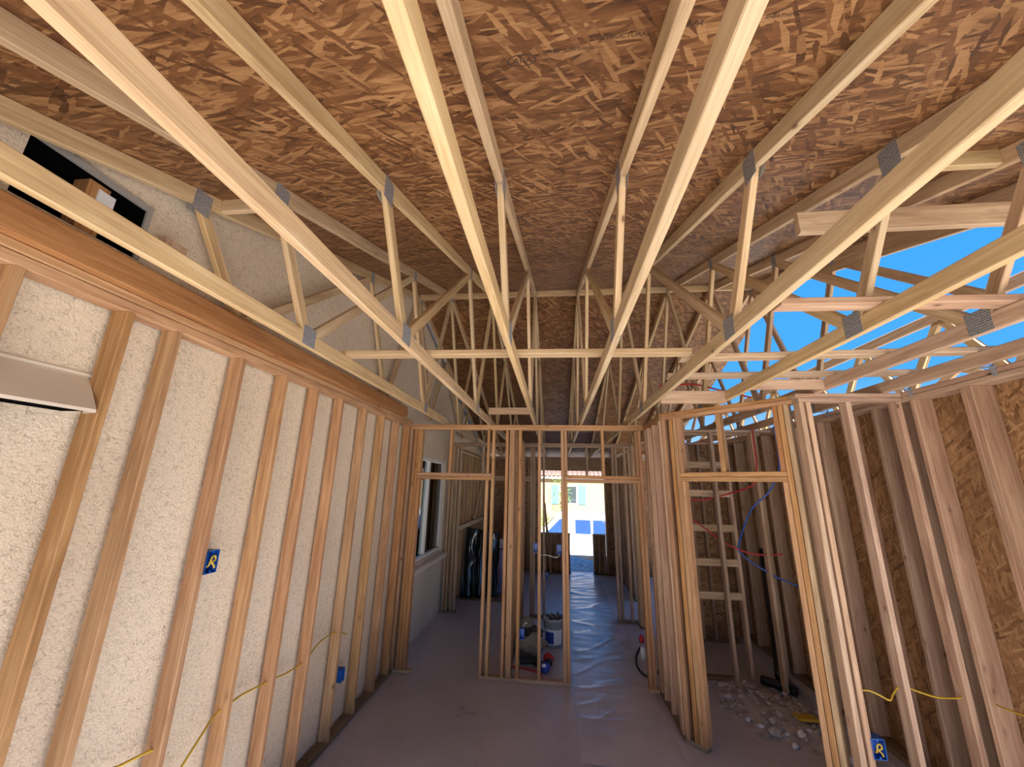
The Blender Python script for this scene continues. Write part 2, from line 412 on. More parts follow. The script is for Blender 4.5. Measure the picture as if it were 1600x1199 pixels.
tag(wl, 'cream rough stucco wall with wooden furring studs in front', 'wall', kind='structure')
XL = -1.985
for ye in (.66, 1.096, 1.492, 1.732, 2.181, 2.598, 2.989, 3.393, 3.871, 4.309, 4.737, 5.12):
    box_board('stud', (XL - PLY, ye - STUD, .040), (XL, ye, 2.988), 'fir', wl)
box_board('top_plate', (XL - PLY, -.3, 2.989), (XL, 5.225, 3.037), 'fir', wl)
box_board('top_plate', (XL - PLY, -.3, 3.040), (XL, 5.225, 3.080), 'fir', wl)
box_board('bottom_plate', (XL - PLY, -.3, .001), (XL, 5.225, .039), 'treated', wl)
# opening with its recess shade painted black, post and flashing in the upper wall
oy0, oy1, oz0, oz1 = OPEN
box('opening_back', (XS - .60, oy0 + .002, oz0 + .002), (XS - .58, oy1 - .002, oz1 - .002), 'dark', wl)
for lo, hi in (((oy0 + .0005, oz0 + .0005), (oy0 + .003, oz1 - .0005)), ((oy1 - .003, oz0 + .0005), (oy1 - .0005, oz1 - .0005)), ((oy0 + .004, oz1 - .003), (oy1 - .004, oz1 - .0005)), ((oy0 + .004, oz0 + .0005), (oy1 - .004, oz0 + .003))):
    box('opening_shade_liner', (XS - .579, lo[0], lo[1]), (XS - .004, hi[0], hi[1]), 'dark', wl)
box('opening_flashing', (XS + .001, oy0, oz1 - .006), (XS + .014, oy1 + .02, oz1 + .024), 'trimgrey', wl)
box('opening_flashing', (XS + .001, oy1 - .004, oz0), (XS + .014, oy1 + .02, oz1 - .007), 'trimgrey', wl)
box_board('opening_post', (XS - .12, 1.262, oz0 + .004), (XS - .03, 1.35, oz1 - .004), 'fir', wl)
box('paper_scrap', (XS - .029, 1.30, oz1 - .10), (XS - .022, 1.37, oz1 - .03), 'label', wl)

# board running along the top of the left wall
lb = box_board('ledger_beam', (-2.03, -.3, 3.082), (-1.938, 4.86, 3.212), 'beam')
tag(lb, 'long reddish brown board lying along the top plate of the stucco-side stud wall', 'beam')
o = board('wood_block', (-2.099, 1.585, 3.420), (-1.985, 1.585, 3.420), .115, .042, 'pink_fir'); tag(o, 'short pinkish timber stub sticking out of the stucco beside the dark opening', 'wood block')

# ------------------------------------------------------------------ window in the stucco wall
wr = empty('window_1', (XS, (WIN[0] + WIN[1]) / 2, WIN[2]), 'white framed two-pane window in the stucco wall beyond the partition', 'window', kind='structure')
wy0, wy1, wz0, wz1 = WIN
for lo, hi in (((wy0, wz0), (wy1, wz0 + .06)), ((wy0, wz1 - .06), (wy1, wz1)), ((wy0, wz0 + .061), (wy0 + .06, wz1 - .061)), ((wy1 - .06, wz0 + .061), (wy1, wz1 - .061))):
    box('window_frame', (XS - .11, lo[0] + .001, lo[1] + .001), (XS - .02, hi[0] - .001, hi[1] - .001), 'whitevinyl', wr, .006)
ym = 6.55
box('mullion', (XS - .10, ym - .035, wz0 + .062), (XS - .025, ym + .035, wz1 - .062), 'whitevinyl', wr, .006)
box('pane', (XS - .075, wy0 + .061, wz0 + .062), (XS - .065, ym - .036, wz1 - .062), 'clear', wr)
box('pane', (XS - .075, ym + .036, wz0 + .062), (XS - .065, wy1 - .061, wz1 - .062), 'screen', wr)
si = board('window_sill', (XS + .055, wy0 - .1, wz0 - .075), (XS + .055, wy1 + .07, wz0 - .075), .11, .06, 'hood', wr)

# ------------------------------------------------------------------ stud wall helper (axis aligned or angled)
class Frame:
    """a stud wall along direction d from base point; s = distance along, face = room side"""
    def __init__(self, name, base, d, depth, mat, label, n=None):
        self.b = Vector((base[0], base[1], 0)); self.d = Vector((d[0], d[1], 0)).normalized()
        self.n = Vector((-self.d.y, self.d.x, 0)) if n is None else Vector((n[0], n[1], 0)).normalized()
        self.depth, self.mat = depth, mat
        self.root = empty(name, self.b, label, 'wall', kind='structure')
    def p(self, s, z, off=0): return self.b + self.d * s + self.n * (self.depth / 2 + off) + Vector((0, 0, z))
    def stud(self, s, z0=.039, z1=2.962, name='stud', w=STUD, mat=None, depth=None, off=0):
        return board(name, self.p(s, z0, off), self.p(s, z1, off), depth or self.depth, w, mat or self.mat, self.root, up=self.d)
    def rail(self, s0, s1, z0, z1, name='top_plate', mat=None, depth=None, off=0):
        zc = (z0 + z1) / 2
        return board(name, self.p(s0, zc, off), self.p(s1, zc, off), depth or self.depth, z1 - z0, mat or self.mat, self.root)
# ------------------------------------------------------------------ partition across the room, under the ridge
YC = 5.231
cw = Frame('wall_middle', (-2.03, YC), (1, 0), PLY, 'fir', 'open stud partition across the room with two door openings')
S = lambda x: x + 2.03
cw.rail(S(-2.03), S(1.155), 2.966, 3.003, 'top_plate'); cw.rail(S(-1.98), S(1.155), 3.004, 3.036, 'top_plate')
cw.rail(S(-2.03), S(-1.77), .001, .037, 'bottom_plate', 'weathered'); cw.rail(S(-.93), S(.155), .001, .037, 'bottom_plate', 'weathered')
for x in (-2.005, -1.935): cw.stud(S(x), z1=2.964)
cw.stud(S(-1.893), z1=2.964); cw.stud(S(-1.852), z1=2.289, name='trimmer_stud')
cw.rail(S(-1.872), S(-.852), 2.291, 2.334, 'header_board'); cw.rail(S(-1.872), S(-.852), 2.337, 2.380, 'header_board')
cw.stud(S(-.908), z1=2.289, name='trimmer_stud'); cw.stud(S(-.866) + .034, z1=2.964)
for x in (-1.855, -1.425, -.902): cw.stud(S(x), 2.382, 2.964, 'cripple_stud')
for x in (-.645, -.466): cw.stud(S(x), z1=2.964)
cw.stud(S(-.578), z1=2.964, w=.07, off=.012)
cw.stud(S(-.207), z1=2.964)
cw.stud(S(.098), z1=2.964); cw.stud(S(.140), z1=2.284, name='trimmer_stud')
cw.rail(S(.119), S(1.085), 2.286, 2.330, 'header_board'); cw.rail(S(.119), S(1.085), 2.333, 2.377, 'header_board')
for x in (.142, .627, 1.062): cw.stud(S(x), 2.379, 2.964, 'cripple_stud')
cw.stud(S(1.064), z1=2.284, name='trimmer_stud'); cw.stud(S(1.105), z1=2.964); cw.rail(S(1.04), S(1.155), .001, .037, 'bottom_plate', 'weathered')

# ------------------------------------------------------------------ pantry: side wall, angled door wall, front wall, back wall
pf = Frame('wall_pantry_side', (1.154, 4.40), (0, 1), PLY, 'pink_fir', 'short stud wall between the right doorway and the pantry', n=(1, 0))
pf.rail(0, .83, .001, .037, 'bottom_plate', 'treated'); pf.rail(0, .83, 2.966, 3.002, 'top_plate', 'fir'); pf.rail(0, .83, 3.004, 3.037, 'top_plate', 'fir')
for s in (.03, .075, .36, .62): pf.stud(s, z1=2.964)
pf.stud(.79, z1=2.964, w=.06)
DL = 1.235
dg = Frame('wall_pantry_angle', (1.165, 4.375), (1, -1), PLY, 'fir', 'angled stud wall with the pantry door opening', n=(1, 1))
dg.rail(0, DL, 2.966, 3.002); dg.rail(0, DL, 3.004, 3.037); dg.rail(0, .195, .001, .037, 'bottom_plate', 'treated'); dg.rail(1.09, DL, .001, .037, 'bottom_plate', 'treated')
for s in (.022, .105): dg.stud(s, z1=2.964)
dg.stud(.15, z1=2.964); dg.stud(.19, z1=2.308, name='trimmer_stud')
dg.rail(.171, 1.115, 2.310, 2.352, 'header_board'); dg.rail(.171, 1.115, 2.355, 2.397, 'header_board')
dg.stud(.192, 2.399, 2.964, 'cripple_stud'); dg.stud(.60, 2.399, 2.964, 'cripple_stud')
dg.stud(1.094, 2.399, 2.964, 'cripple_stud'); dg.stud(1.094, z1=2.308, name='trimmer_stud'); dg.stud(1.136, z1=2.964); dg.stud(1.178, z1=2.964, mat='weathered', off=.01)
YX = 3.42
xw = Frame('wall_pantry_front', (2.045, YX), (1, 0), PLY, 'pink_fir', 'short stud wall closing the pantry towards the right outer wall', n=(0, 1))
xw.rail(0, .79, 2.966, 3.002); xw.rail(-.02, .79, 3.004, 3.037); xw.rail(0, .79, .001, .037, 'bottom_plate', 'treated')
for s in (.02, .075): xw.stud(s, z1=2.964)
xw.stud(.385, z1=2.964); xw.stud(.765, z1=2.964)
pb = Frame('wall_pantry_back', (1.25, 5.66), (1, 0), PLY, 'brown_fir', 'back pantry stud wall with ladder-like blocking', n=(0, 1))
pb.rail(0, 1.56, 2.966, 3.002); pb.rail(0, .95, .001, .037, 'bottom_plate', 'treated')
for s in (.06, .53, 1.10, 1.5): pb.stud(s, z1=2.964, w=.042)
for z in (.93, 1.32, 1.74, 2.18, 2.56): pb.rail(.552, 1.078, z - .044, z + .044, 'blocking', 'weathered', depth=STUD, off=-.02)
ps = Frame('wall_pantry_inner', (2.0, 5.36), (1, 0), PLY, 'brown_fir', 'two slender studs standing in front of the pantry back wall', n=(0, 1))
ps.rail(-.7, .8, 2.966, 3.0); ps.stud(.055, z1=2.964); ps.stud(.57, z1=2.964)

# ------------------------------------------------------------------ right outer wall, 2x6 studs with strand board
rw = empty('wall_right', (2.84, 5, 0), 'outer right wall of deep studs backed with strand board', 'wall', kind='structure')
XR, DR = 2.84, .140
ys = [2.06, 2.47, 2.885, 3.325, 3.725, 4.11, 4.50, 4.92, 5.32, 5.69, 6.12, 6.53, 6.98, 10.9, 11.1]
for y in ys: box_board('stud', (XR, y, .12), (XR + DR, y + STUD, 2.960), 'pink_fir' if y < 5 else 'brown_fir', rw)
box_board('stud', (XR, 3.50, .12), (XR + DR, 3.54, 2.960), 'pink_fir', rw); box_board('stud', (XR, 2.925, .12), (XR + DR, 2.963, 2.960), 'pink_fir', rw)
box_board('bottom_plate', (XR, 1.9, .082), (XR + DR, 11.2, .119), 'treated', rw)
box_board('top_plate', (XR, 1.9, 2.962), (XR + DR, 7.0, 3.000), 'pink_fir', rw); box_board('top_plate', (XR, 1.9, 3.003), (XR + DR, 5.6, 3.040), 'pink_fir', rw)
box_board('top_plate', (XR, 7.0, 2.962), (XR + DR, 11.2, 3.000), 'pink_fir', rw); box_board('top_plate', (XR, 5.6, 3.003), (XR + DR, 11.2, 3.040), 'pink_fir', rw)
for i in range(5):  # no panels beyond these; unseen gap added to bring daylight to far rooms
    y0 = 1.86 + i * 1.222; pw = 1.219 if i < 4 else .27
    me = box_mesh(2.90, pw, .012)
    mw = Matrix.Translation((XR + DR + .0075, y0 + pw / 2, 1.53)) @ Matrix.Rotation(math.pi / 2, 4, 'Y')
    link('sheathing_panel', me, rw, M['osbwall'], mw=mw)
box('curb', (XR - .10, 1.9, 0), (XR + DR + .02, 11.4, .081), 'concrete', rw)

# ------------------------------------------------------------------ rooms beyond the partition
hw = Frame('wall_hall', (-2.06, 7.56), (1, 0), PLY, 'brown_fir', 'second stud partition far down the house', n=(0, 1))
h_ = lambda x: x + 2.06
hw.rail(0, 3.6, 2.966, 3.002); hw.rail(0, 3.6, 3.004, 3.037)
hw.rail(0, .26, .001, .037, 'bottom_plate', 'treated'); hw.rail(h_(-.47), h_(.19), .001, .037, 'bottom_plate', 'treated'); hw.rail(h_(1.06), 3.6, .001, .037, 'bottom_plate', 'treated')
for x in (-2.04, -1.985, -1.90, -1.845, -.45, -.40, -.215, .17, 1.08, 1.14, 1.3, 1.5): hw.stud(h_(x), z1=2.964, mat='weathered' if x < -1.8 else None)
hw.rail(h_(-1.82), h_(-.47), 2.31, 2.40, 'header_board')
for x in (-1.4, -.9, .6): hw.stud(h_(x), 2.41, 2.964, 'cripple_stud')
hw.rail(h_(.19), h_(1.06), 2.40, 2.44, 'header_board')
cf = Frame('wall_corridor', (-.66, 5.33), (0, 1), PLY, 'fir', 'stud wall running away behind the middle partition', n=(1, 0))
cf.rail(0, 2.22, 2.966, 3.002); cf.rail(0, 2.22, 3.004, 3.037); cf.rail(0, 2.22, .001, .037, 'bottom_plate', 'treated')
for s in (.03, .40, .80, 1.2, 1.6, 2.0, 2.19): cf.stud(s, z1=2.964)
rf = Frame('wall_hall_right', (1.38, 7.3), (0, 1), PLY, 'brown_fir', 'stud wall along the right of the far passage', n=(1, 0))
rf.rail(0, .24, .001, .037, 'bottom_plate', 'treated'); rf.rail(0, .24, 2.966, 3.002)
for s in (.02, .075, .2): rf.stud(s, z1=2.964, mat='weathered')
rf2 = Frame('wall_far_right', (1.60, 8.9), (0, 1), PLY, 'brown_fir', 'dim stud wall beside the far doorway', n=(1, 0))
rf2.rail(0, 2.3, .001, .037, 'bottom_plate', 'treated'); rf2.rail(0, 2.3, 2.966, 3.002)
for k in range(7): rf2.stud(.03 + k * .37, z1=2.964)
for k in range(2):
    link('sheathing_panel', box_mesh(2.95, 1.15, .011), rf2.root, M['osbwall'], mw=Matrix.Translation((1.60 + PLY + .008, 8.92 + .58 + k * 1.16, 1.49)) @ Matrix.Rotation(math.pi / 2, 4, 'Y'))
sw = Frame('wall_side_room', (1.62, 6.92), (1, 0), PLY, 'brown_fir', 'dim stud wall with strand board behind the pantry', n=(0, 1))
sw.rail(0, 1.22, 2.966, 3.002); sw.rail(0, 1.22, .001, .037, 'bottom_plate', 'treated')
for s in (.03, .25, .45, .62, .80, 1.0, 1.2): sw.stud(s, z1=2.964)
link('sheathing_panel', box_mesh(1.22, 2.98, .011), sw.root, M['osbwall'], mw=Matrix.Translation((2.235, 6.92 + PLY + .008, 1.495)) @ Matrix.Rotation(math.pi / 2, 4, 'X'))
ff = Frame('wall_far_left', (-2.05, 7.70), (0, 1), PLY, 'weathered', 'far left stud wall with a pale rail at chest height', n=(1, 0))
ff.rail(0, 3.55, .001, .037, 'bottom_plate', 'treated'); ff.rail(.05, 3.5, 1.32, 1.41, 'rail_board', 'spruce', off=.03); ff.rail(0, 3.55, 2.89, 2.93); ff.rail(0, 3.55, 2.966, 3.002); ff.rail(0, 3.55, 3.004, 3.037)
for k in range(10): ff.stud(.03 + k * .39, .039, 2.888, mat='spruce' if k % 2 == 0 else 'weathered')
board('brace_board', (-1.95, 9.6, 1.42), (-1.95, 11.0, 2.86), STUD, PLY, 'spruce', ff.root, up=(0, 0, 1))
for k in range(3):
    link('sheathing_panel', box_mesh(2.95, 1.215, .011), ff.root, M['osbwall'], mw=Matrix.Translation((-2.05 - .012, 7.72 + .61 + k * 1.219, 1.49)) @ Matrix.Rotation(math.pi / 2, 4, 'Y'))

# front wall with a wide opening and a lower door gap
YF = 11.25
fw = Frame('wall_front', (-2.1, YF), (1, 0), .14, 'brown_fir', 'front wall with a wide opening looking out to the street', n=(0, 1))
f_ = lambda x: x + 2.1
fw.rail(0, 5.0, 2.966, 3.002); fw.rail(0, 5.0, 3.004, 3.037)
fw.rail(f_(-.46), f_(1.38), 2.66, 2.96, 'header_beam', 'weathered')
for a, b_ in ((-2.1, -.43), (1.34, 2.9)):
    fw.rail(f_(a), f_(b_), .001, .037, 'bottom_plate', 'treated')
    x = a + .03
    while x < b_: fw.stud(f_(x), z1=2.964 if not -.45 < x < 1.37 else 2.65); x += .33
for a, b_ in ((-.42, .395), (.995, 1.33)):
    fw.rail(f_(a), f_(b_), .96, .998, 'sill_board'); fw.rail(f_(a), f_(b_), .001, .037, 'bottom_plate', 'treated')
    x = a + .02
    while x < b_: fw.stud(f_(x), z1=.958); x += .135
for a, b_, z0, z1 in ((-2.1, -.44, 0, 2.98), (1.35, 2.95, 0, 2.98), (-.44, .39, 0, .99), (1.0, 1.35, 0, .99), (-.44, 1.35, 2.66, 2.98)):
    sx, sz = b_ - a - .003, z1 - z0 - .003
    link('sheathing_panel', box_mesh(sx, sz, .011), fw.root, M['osbwall'], mw=Matrix.Translation(((a + b_) / 2, YF + .148, (z0 + z1) / 2)) @ Matrix.Rotation(math.pi / 2, 4, 'X'))

# ------------------------------------------------------------------ roof sheathing
RY = 5.15; NS = 1 / 3; FS = .304
ZR = 3.193 + NS * RY            # underside of top chord at the ridge
CH = .089
ROOF0 = 3.193 + CH * math.sqrt(1 + NS * NS)        # underside of sheathing at y = 0
ZRS = ROOF0 + NS * RY
ce = empty('ceiling', (.4, RY, ZRS), 'underside of strand board roof sheathing', 'roof', kind='structure')
def roof_panels(sgn):
    sl = NS if sgn < 0 else FS
    al = math.atan(sl); ca, sa = math.cos(al), math.sin(al)
    dirv = Vector((0, sgn * ca, -sa))       # downslope
    row = 0; d = .012
    total = 6.35 if sgn < 0 else 6.75
    while d < total - .05:
        wd = min(1.217, total - d)
        x = -2.085 if row % 2 == 0 else -2.085
        cuts = [-2.085, .94, 3.10] if row % 2 == 0 else [-2.085, -.275, 2.165, 3.10]
        for a, b_ in zip(cuts, cuts[1:]):
            ln = b_ - a - .003
            c = Vector(((a + b_) / 2, RY, ZRS)) + dirv * (d + wd / 2)
            xa = Vector((1, 0, 0)); ya = dirv * -1 if sgn < 0 else dirv; za = xa.cross(ya)
            if za.z < 0: ya = -ya; za = xa.cross(ya)
            c += za * .0062
            mw = Matrix(((xa.x, ya.x, za.x, c.x), (xa.y, ya.y, za.y, c.y), (xa.z, ya.z, za.z, c.z), (0, 0, 0, 1)))
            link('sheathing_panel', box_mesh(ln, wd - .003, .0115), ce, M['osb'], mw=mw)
        d += 1.219; row += 1
roof_panels(-1); roof_panels(1)
for sgn, sl, ln in ((-1, NS, 6.36), (1, FS, 6.77)):  # unseen layer added over the panels to stop sun through the seams
    al = math.atan(sl); dv = Vector((0, sgn * math.cos(al), -math.sin(al))); nv = Vector((0, sgn * math.sin(al), math.cos(al)))
    p0 = Vector((0, RY, ZRS)) + nv * .016; q0 = p0 + dv * ln
    v = [(-2.09, p0.y, p0.z), (3.11, p0.y, p0.z), (3.11, q0.y, q0.z), (-2.09, q0.y, q0.z)]; v += [Vector(p) + nv * .006 for p in v]
    link('light_block_layer', pydata('light_block', v, [(0, 1, 2, 3), (4, 5, 6, 7), (0, 1, 5, 4), (1, 2, 6, 5), (2, 3, 7, 6), (3, 0, 4, 7)]), ce, M['black'])

# printed stamps on the sheathing
def roof_text(txt, x, y, size, parent, mat='ink', shear=0):
    cu = bpy.data.curves.new('stamp', 'FONT'); cu.body = txt; cu.size = size; cu.extrude = .0002; cu.shear = shear
    tmp = bpy.data.objects.new('stamp_tmp', cu); COL.objects.link(tmp)
    dgp = bpy.context.evaluated_depsgraph_get(); me = bpy.data.meshes.new_from_object(tmp.evaluated_get(dgp)); bpy.data.objects.remove(tmp)
    al = math.atan(NS); up = Vector((0, -math.cos(al), -math.sin(al))); xa = Vector((1, 0, 0)); za = xa.cross(up)
    c = Vector((x, y, ROOF0 + NS * y - .0012))
    mw = Matrix(((xa.x, up.x, za.x, c.x), (xa.y, up.y, za.y, c.y), (xa.z, up.z, za.z, c.z), (0, 0, 0, 1)))
    return link('stamp_lettering', me, parent, M[mat], mw=mw)
def roof_oval(x, y, a, b, parent):
    al = math.atan(NS); up = Vector((0, -math.cos(al), -math.sin(al))); xa = Vector((1, 0, 0))
    c = Vector((x, y, ROOF0 + NS * y - .0012)); v, f = [], []
    for k in range(28):
        t = 2 * math.pi * k / 28
        for r in (1, .86): v.append(xa * a * r * math.cos(t) + up * b * r * math.sin(t))
    for k in range(28): f.append((2 * k, 2 * k + 1, (2 * k + 3) % 56, (2 * k + 2) % 56))
    return link('stamp_oval', pydata('oval', v, f), parent, M['ink'], loc=c)
roof_text('APA', -.135, .975, .036, ce, shear=.25); roof_oval(-.10, .963, .050, .026, ce)
roof_text('RATED  SHEATHING', -.03, .945, .018, ce); roof_text('32/16', -.03, .975, .015, ce)
roof_text('STRUCTURAL', .155, .915, .024, ce)
roof_text('APA', .40, .90, .028, ce, shear=.25); roof_text('RATED  SHEATHING', .56, .90, .018, ce)
roof_text('STRUCTURAL', .80, .865, .034, ce)

# ------------------------------------------------------------------ trusses
def truss_members(gable=False, first=False):
    """list of (part, p0, p1, thickness, depth, k0, k1) in the (y, z) plane"""
    zc = 3.193 + CH / 2 * math.sqrt(1 + NS * NS); zf = ZR + CH / 2 * math.sqrt(1 + FS * FS)
    top = lambda y: zc + NS * y
    far = lambda y: zf - FS * (y - RY)
    m = []
    y0 = -1.0
    m.append(('top_chord', (y0, top(y0)), (RY, top(RY)), STUD, CH, 0, -NS))
    m.append(('top_chord', (RY, far(RY)), (11.75, far(11.75)), STUD, CH, -FS, 0))
    bz = H + CH / 2
    if not first:
        m.append(('bottom_chord', (-.3, bz), (4.95, bz), STUD, CH, 0, 0)); m.append(('bottom_chord', (4.951, bz), (11.3, bz), STUD, CH, 0, 0))
    bt = H + CH * .8 if not first else 3.216
    nodes_t = [(1.67, top(1.67) - .03), (3.66, top(3.66) - .03), (RY, ZR + .02), (6.75, far(6.75) - .03), (8.75, far(8.75) - .03)]
    nodes_b = [(2.07, bt), (4.30, bt), (RY, bt), (6.0, bt), (8.3, bt)]
    W = .036
    if gable:
        y = .6
        while y < 10.6:
            tz = top(y) if y < RY else far(y)
            m.append(('web', (y, bt), (y, tz - .03), W, CH, 0, 0)); y += .61
    else:
        pairs = [(nodes_t[0], nodes_b[0], 0), (nodes_b[0], nodes_t[1], .055), (nodes_t[1], nodes_b[1], 0), (nodes_b[1], nodes_t[2], .04), (nodes_t[2], nodes_b[2], 0),
                 (nodes_t[2], nodes_b[3], .04), (nodes_b[3], nodes_t[3], 0), (nodes_t[3], nodes_b[4], 0), (nodes_b[4], nodes_t[4], 0)]
        for a, b, dy in pairs:
            if dy:
                if a[1] < b[1]: a = (a[0] + dy, a[1])
                else: b = (b[0] + dy, b[1])
            m.append(('web', a, b, W - .0004 * len(m), CH * (.78 if dy else .74), 0, 0))
    plates = [(1.67, top(1.67) - .03, .105, .135), (3.66, top(3.66) - .02, .07, .12), (RY, ZR + .03, .14, .12), (2.09, bt - .01, .12, .12), (4.33, bt - .01, .10, .12), (6.75, far(6.75) - .02, .08, .12), (6.02, bt - .01, .1, .12), (8.32, bt - .01, .1, .12)]
    return m, plates
def make_truss(x, label, mats, gable=False, first=False):
    r = empty('roof_truss', (x, 0, H), label, 'truss', 'roof trusses')
    mem, plates = truss_members(gable, first)
    for (nm, a, b, t, d, k0, k1) in mem:
        mt = mats[0] if nm != 'web' else mats[1]
        if nm == 'bottom_chord': mt = mats[2]
        board(nm, (x, a[0], a[1]), (x, b[0], b[1]), t, d, mt, r, k0=k0, k1=k1)
    if gable: plates = plates[:1] + plates[3:4]
    for (y, z, w_, h_) in plates:
        if first and z < 3.4: continue
        for s in (-1, 1):
            me = box_mesh(w_, .0014, h_)
            mw = Matrix.Translation((x + s * (STUD / 2 + .0009), y, z)) @ Matrix.Rotation(math.pi / 2, 4, 'Z')
            link('gusset_plate', me, r, M['galv'], mw=mw)
    return r
TX = [-2.02, -1.530, -.903, -.273, .349, .977, 1.601, 2.200, 2.727]
TL = ['pale roof truss fixed against the upper stucco wall, no bottom chord showing',
      'pale roof truss whose bottom chord runs just above the reddish ledger board',
      'pale truss second from the stucco side, chord with dark knot crossing the upper left',
      'pale truss with bright orange-lit underside just left of the frame centre',
      'pale truss just right of the frame centre with yellow-lit underside',
      'tan truss crossing the upper right, third right of the ridge centre bay',
      'tan truss passing above the pantry angle wall, sky seen beneath it',
      'brownish weathered truss next to the open gable, low at the right edge',
      'open gable end truss above the right outer wall, sky between its webs']
for i, x in enumerate(TX):
    mats = ('spruce', 'spruce', 'spruce') if i < 7 else ('weathered', 'weathered', 'pink_fir')
    make_truss(x, TL[i], mats, gable=False, first=(i == 0))
# gable sub-fascia boards deepen the end truss top chord
gb = board('gable_board', (2.727, -.9, 3.193 + NS * -.9 - .05), (2.727, RY, 3.193 + NS * RY - .05), .036, .095, 'weathered'); tag(gb, 'weathered rake board under the top chord of the open gable truss', 'board')

# step-down hip trusses of the unfinished roof beyond the gable
for hx, hz, y0, y1, lab in ((3.34, 3.74, 2.6, 7.9, 'flat-topped bare truss just beyond the open gable, against the sky'), (3.95, 3.46, 1.6, 9.0, 'low flat-topped bare truss farthest right against the sky')):
    r = empty('hip_truss', (hx, 0, H), lab, 'truss', 'bare hip trusses')
    zt = hz; zl = H + .08
    ya = y0 - (hz - 3.16) / NS; yb_ = y1 + (hz - 3.16) / FS
    board('top_chord', (hx, ya, 3.16), (hx, y0, zt), STUD, CH, 'weathered', r); board('top_chord', (hx, y0, zt), (hx, y1, zt), STUD, CH, 'weathered', r); board('top_chord', (hx, y1, zt), (hx, yb_, 3.16), STUD, CH, 'weathered', r)
    board('bottom_chord', (hx, ya, H + CH / 2), (hx, yb_, H + CH / 2), STUD, CH, 'weathered', r)
    n_ = 6; step = (y1 - y0) / n_
    for k in range(n_):
        a0 = y0 + k * step
        board('web', (hx, a0, zt - .02), (hx, a0 + step * .5, zl), .035, .07, 'spruce', r); board('web', (hx, a0 + step * .55, zl), (hx, a0 + step, zt - .02), .034, .07, 'spruce', r)
# blocking between trusses
def thing_board(name, p0, p1, w, h, mat, label, cat, group=None, up=(0, 0, 1)):
    return tag(board(name, p0, p1, w, h, mat, up=up), label, cat, group)
hs = STUD / 2 + .002
bays = ['between the two trusses nearest the stucco wall', 'left of the orange-lit centre truss, one bay over', 'left of the centre bay', 'in the centre bay', 'right of the centre bay', 'two bays right of the centre', 'three bays right of the centre', 'in the bay beside the open gable']
for i in range(8):
    thing_board('ridge_block', (TX[i] + hs, RY - .022, ZR + .045), (TX[i + 1] - hs, RY - .022, ZR + .045), .036, .088, 'spruce', 'short pale ridge block ' + bays[i], 'blocking', 'ridge blocks')
yb = 1.80
for i, nm in ((0, 'between the stucco-side trusses near the metal plate'), (6, 'between tan trusses at the upper right edge')):
    z = 3.193 + NS * yb + .05
    thing_board('roof_block', (TX[i] + hs, yb, z), (TX[i + 1] - hs, yb, z), .036, .085, 'spruce', 'pale roof block ' + nm, 'blocking', 'roof blocks')
zb = H + CH + .0195
o = thing_board('lateral_brace', (-1.545, 2.56, zb), (.93, 2.63, zb), .089, .037, 'spruce', 'long yellowish horizontal brace lying across the bottom chords in the middle', 'brace')
thing_board('lateral_brace', (.90, 2.76, zb), (2.86, 2.69, zb), .089, .037, 'weathered', 'tan horizontal brace across the right trusses in front of the sky', 'brace')
thing_board('lateral_brace', (1.12, 1.92, zb), (2.86, 1.97, zb), .089, .037, 'pink_fir', 'nearest reddish horizontal brace across the trusses at the right edge', 'brace')
thing_board('lateral_brace', (.94, 3.24, zb), (2.86, 3.20, zb), .089, .037, 'weathered', 'tan horizontal brace just above the pantry angle wall', 'brace')
thing_board('lateral_brace', (1.44, 2.14, 3.77), (2.86, 2.14, 3.77), .037, .140, 'weathered', 'deep tan brace on edge, highest of the horizontal braces at the right', 'brace')
thing_board('ceiling_block', (TX[5] + hs, 3.70, 3.07), (TX[6] - hs, 3.70, 3.07), .037, .12, 'pink_fir', 'pinkish block between two bottom chords above the pantry corner', 'blocking', 'ceiling blocks')
thing_board('ceiling_block', (TX[6] + hs, 3.30, 3.085), (TX[7] - hs, 3.30, 3.085), .037, .085, 'pink_fir', 'swirly grained block above the pantry front wall', 'blocking', 'ceiling blocks')
thing_board('ceiling_block', (-.86, 4.93, 3.17), (-.27, 4.93, 3.17), .037, .089, 'weathered', 'brown board standing on the partition top plate left of centre', 'blocking')

# ------------------------------------------------------------------ beige vent hood on the stucco
def hood():
    r = empty('vent_hood', (XS + .001, 1.25, 2.50), 'beige sloped metal hood fixed on the stucco wall at the left edge', 'vent hood')
    y0, y1, y2 = .78, 1.465, 1.425
    prof = lambda y, d: [(0, y, 2.655), (0, y, 2.515), (d, y, 2.505), (d, y, 2.515)]
    x0 = XS + .002; xo = -1.955
    v = [(x0, y0, 2.668), (x0, y1, 2.668), (xo, y2, 2.512), (xo, y0, 2.512), (x0, y0, 2.50), (x0, y1, 2.50), (xo, y2, 2.498), (xo, y0, 2.498)]
    f = [(0, 1, 2, 3), (3, 2, 6, 7), (1, 5, 6, 2), (0, 3, 7, 4), (0, 4, 5, 1)]
    v = [Vector(p) - Vector((XS + .001, 1.25, 2.50)) for p in v]
    link('hood_cover', pydata('hood', v, f), r, M['hood'], loc=(XS + .001, 1.25, 2.50))
    box('hood_dark_slot', (x0, y0, 2.502), (xo + .005 - .02, y2 - .02, 2.506), 'dark', r)  # black plate stands in for the shaded slot under the hood
    box('hood_flange', (XS + .001, y0, 2.669), (XS + .012, y1 + .004, 2.682), 'hood', r)
hood()

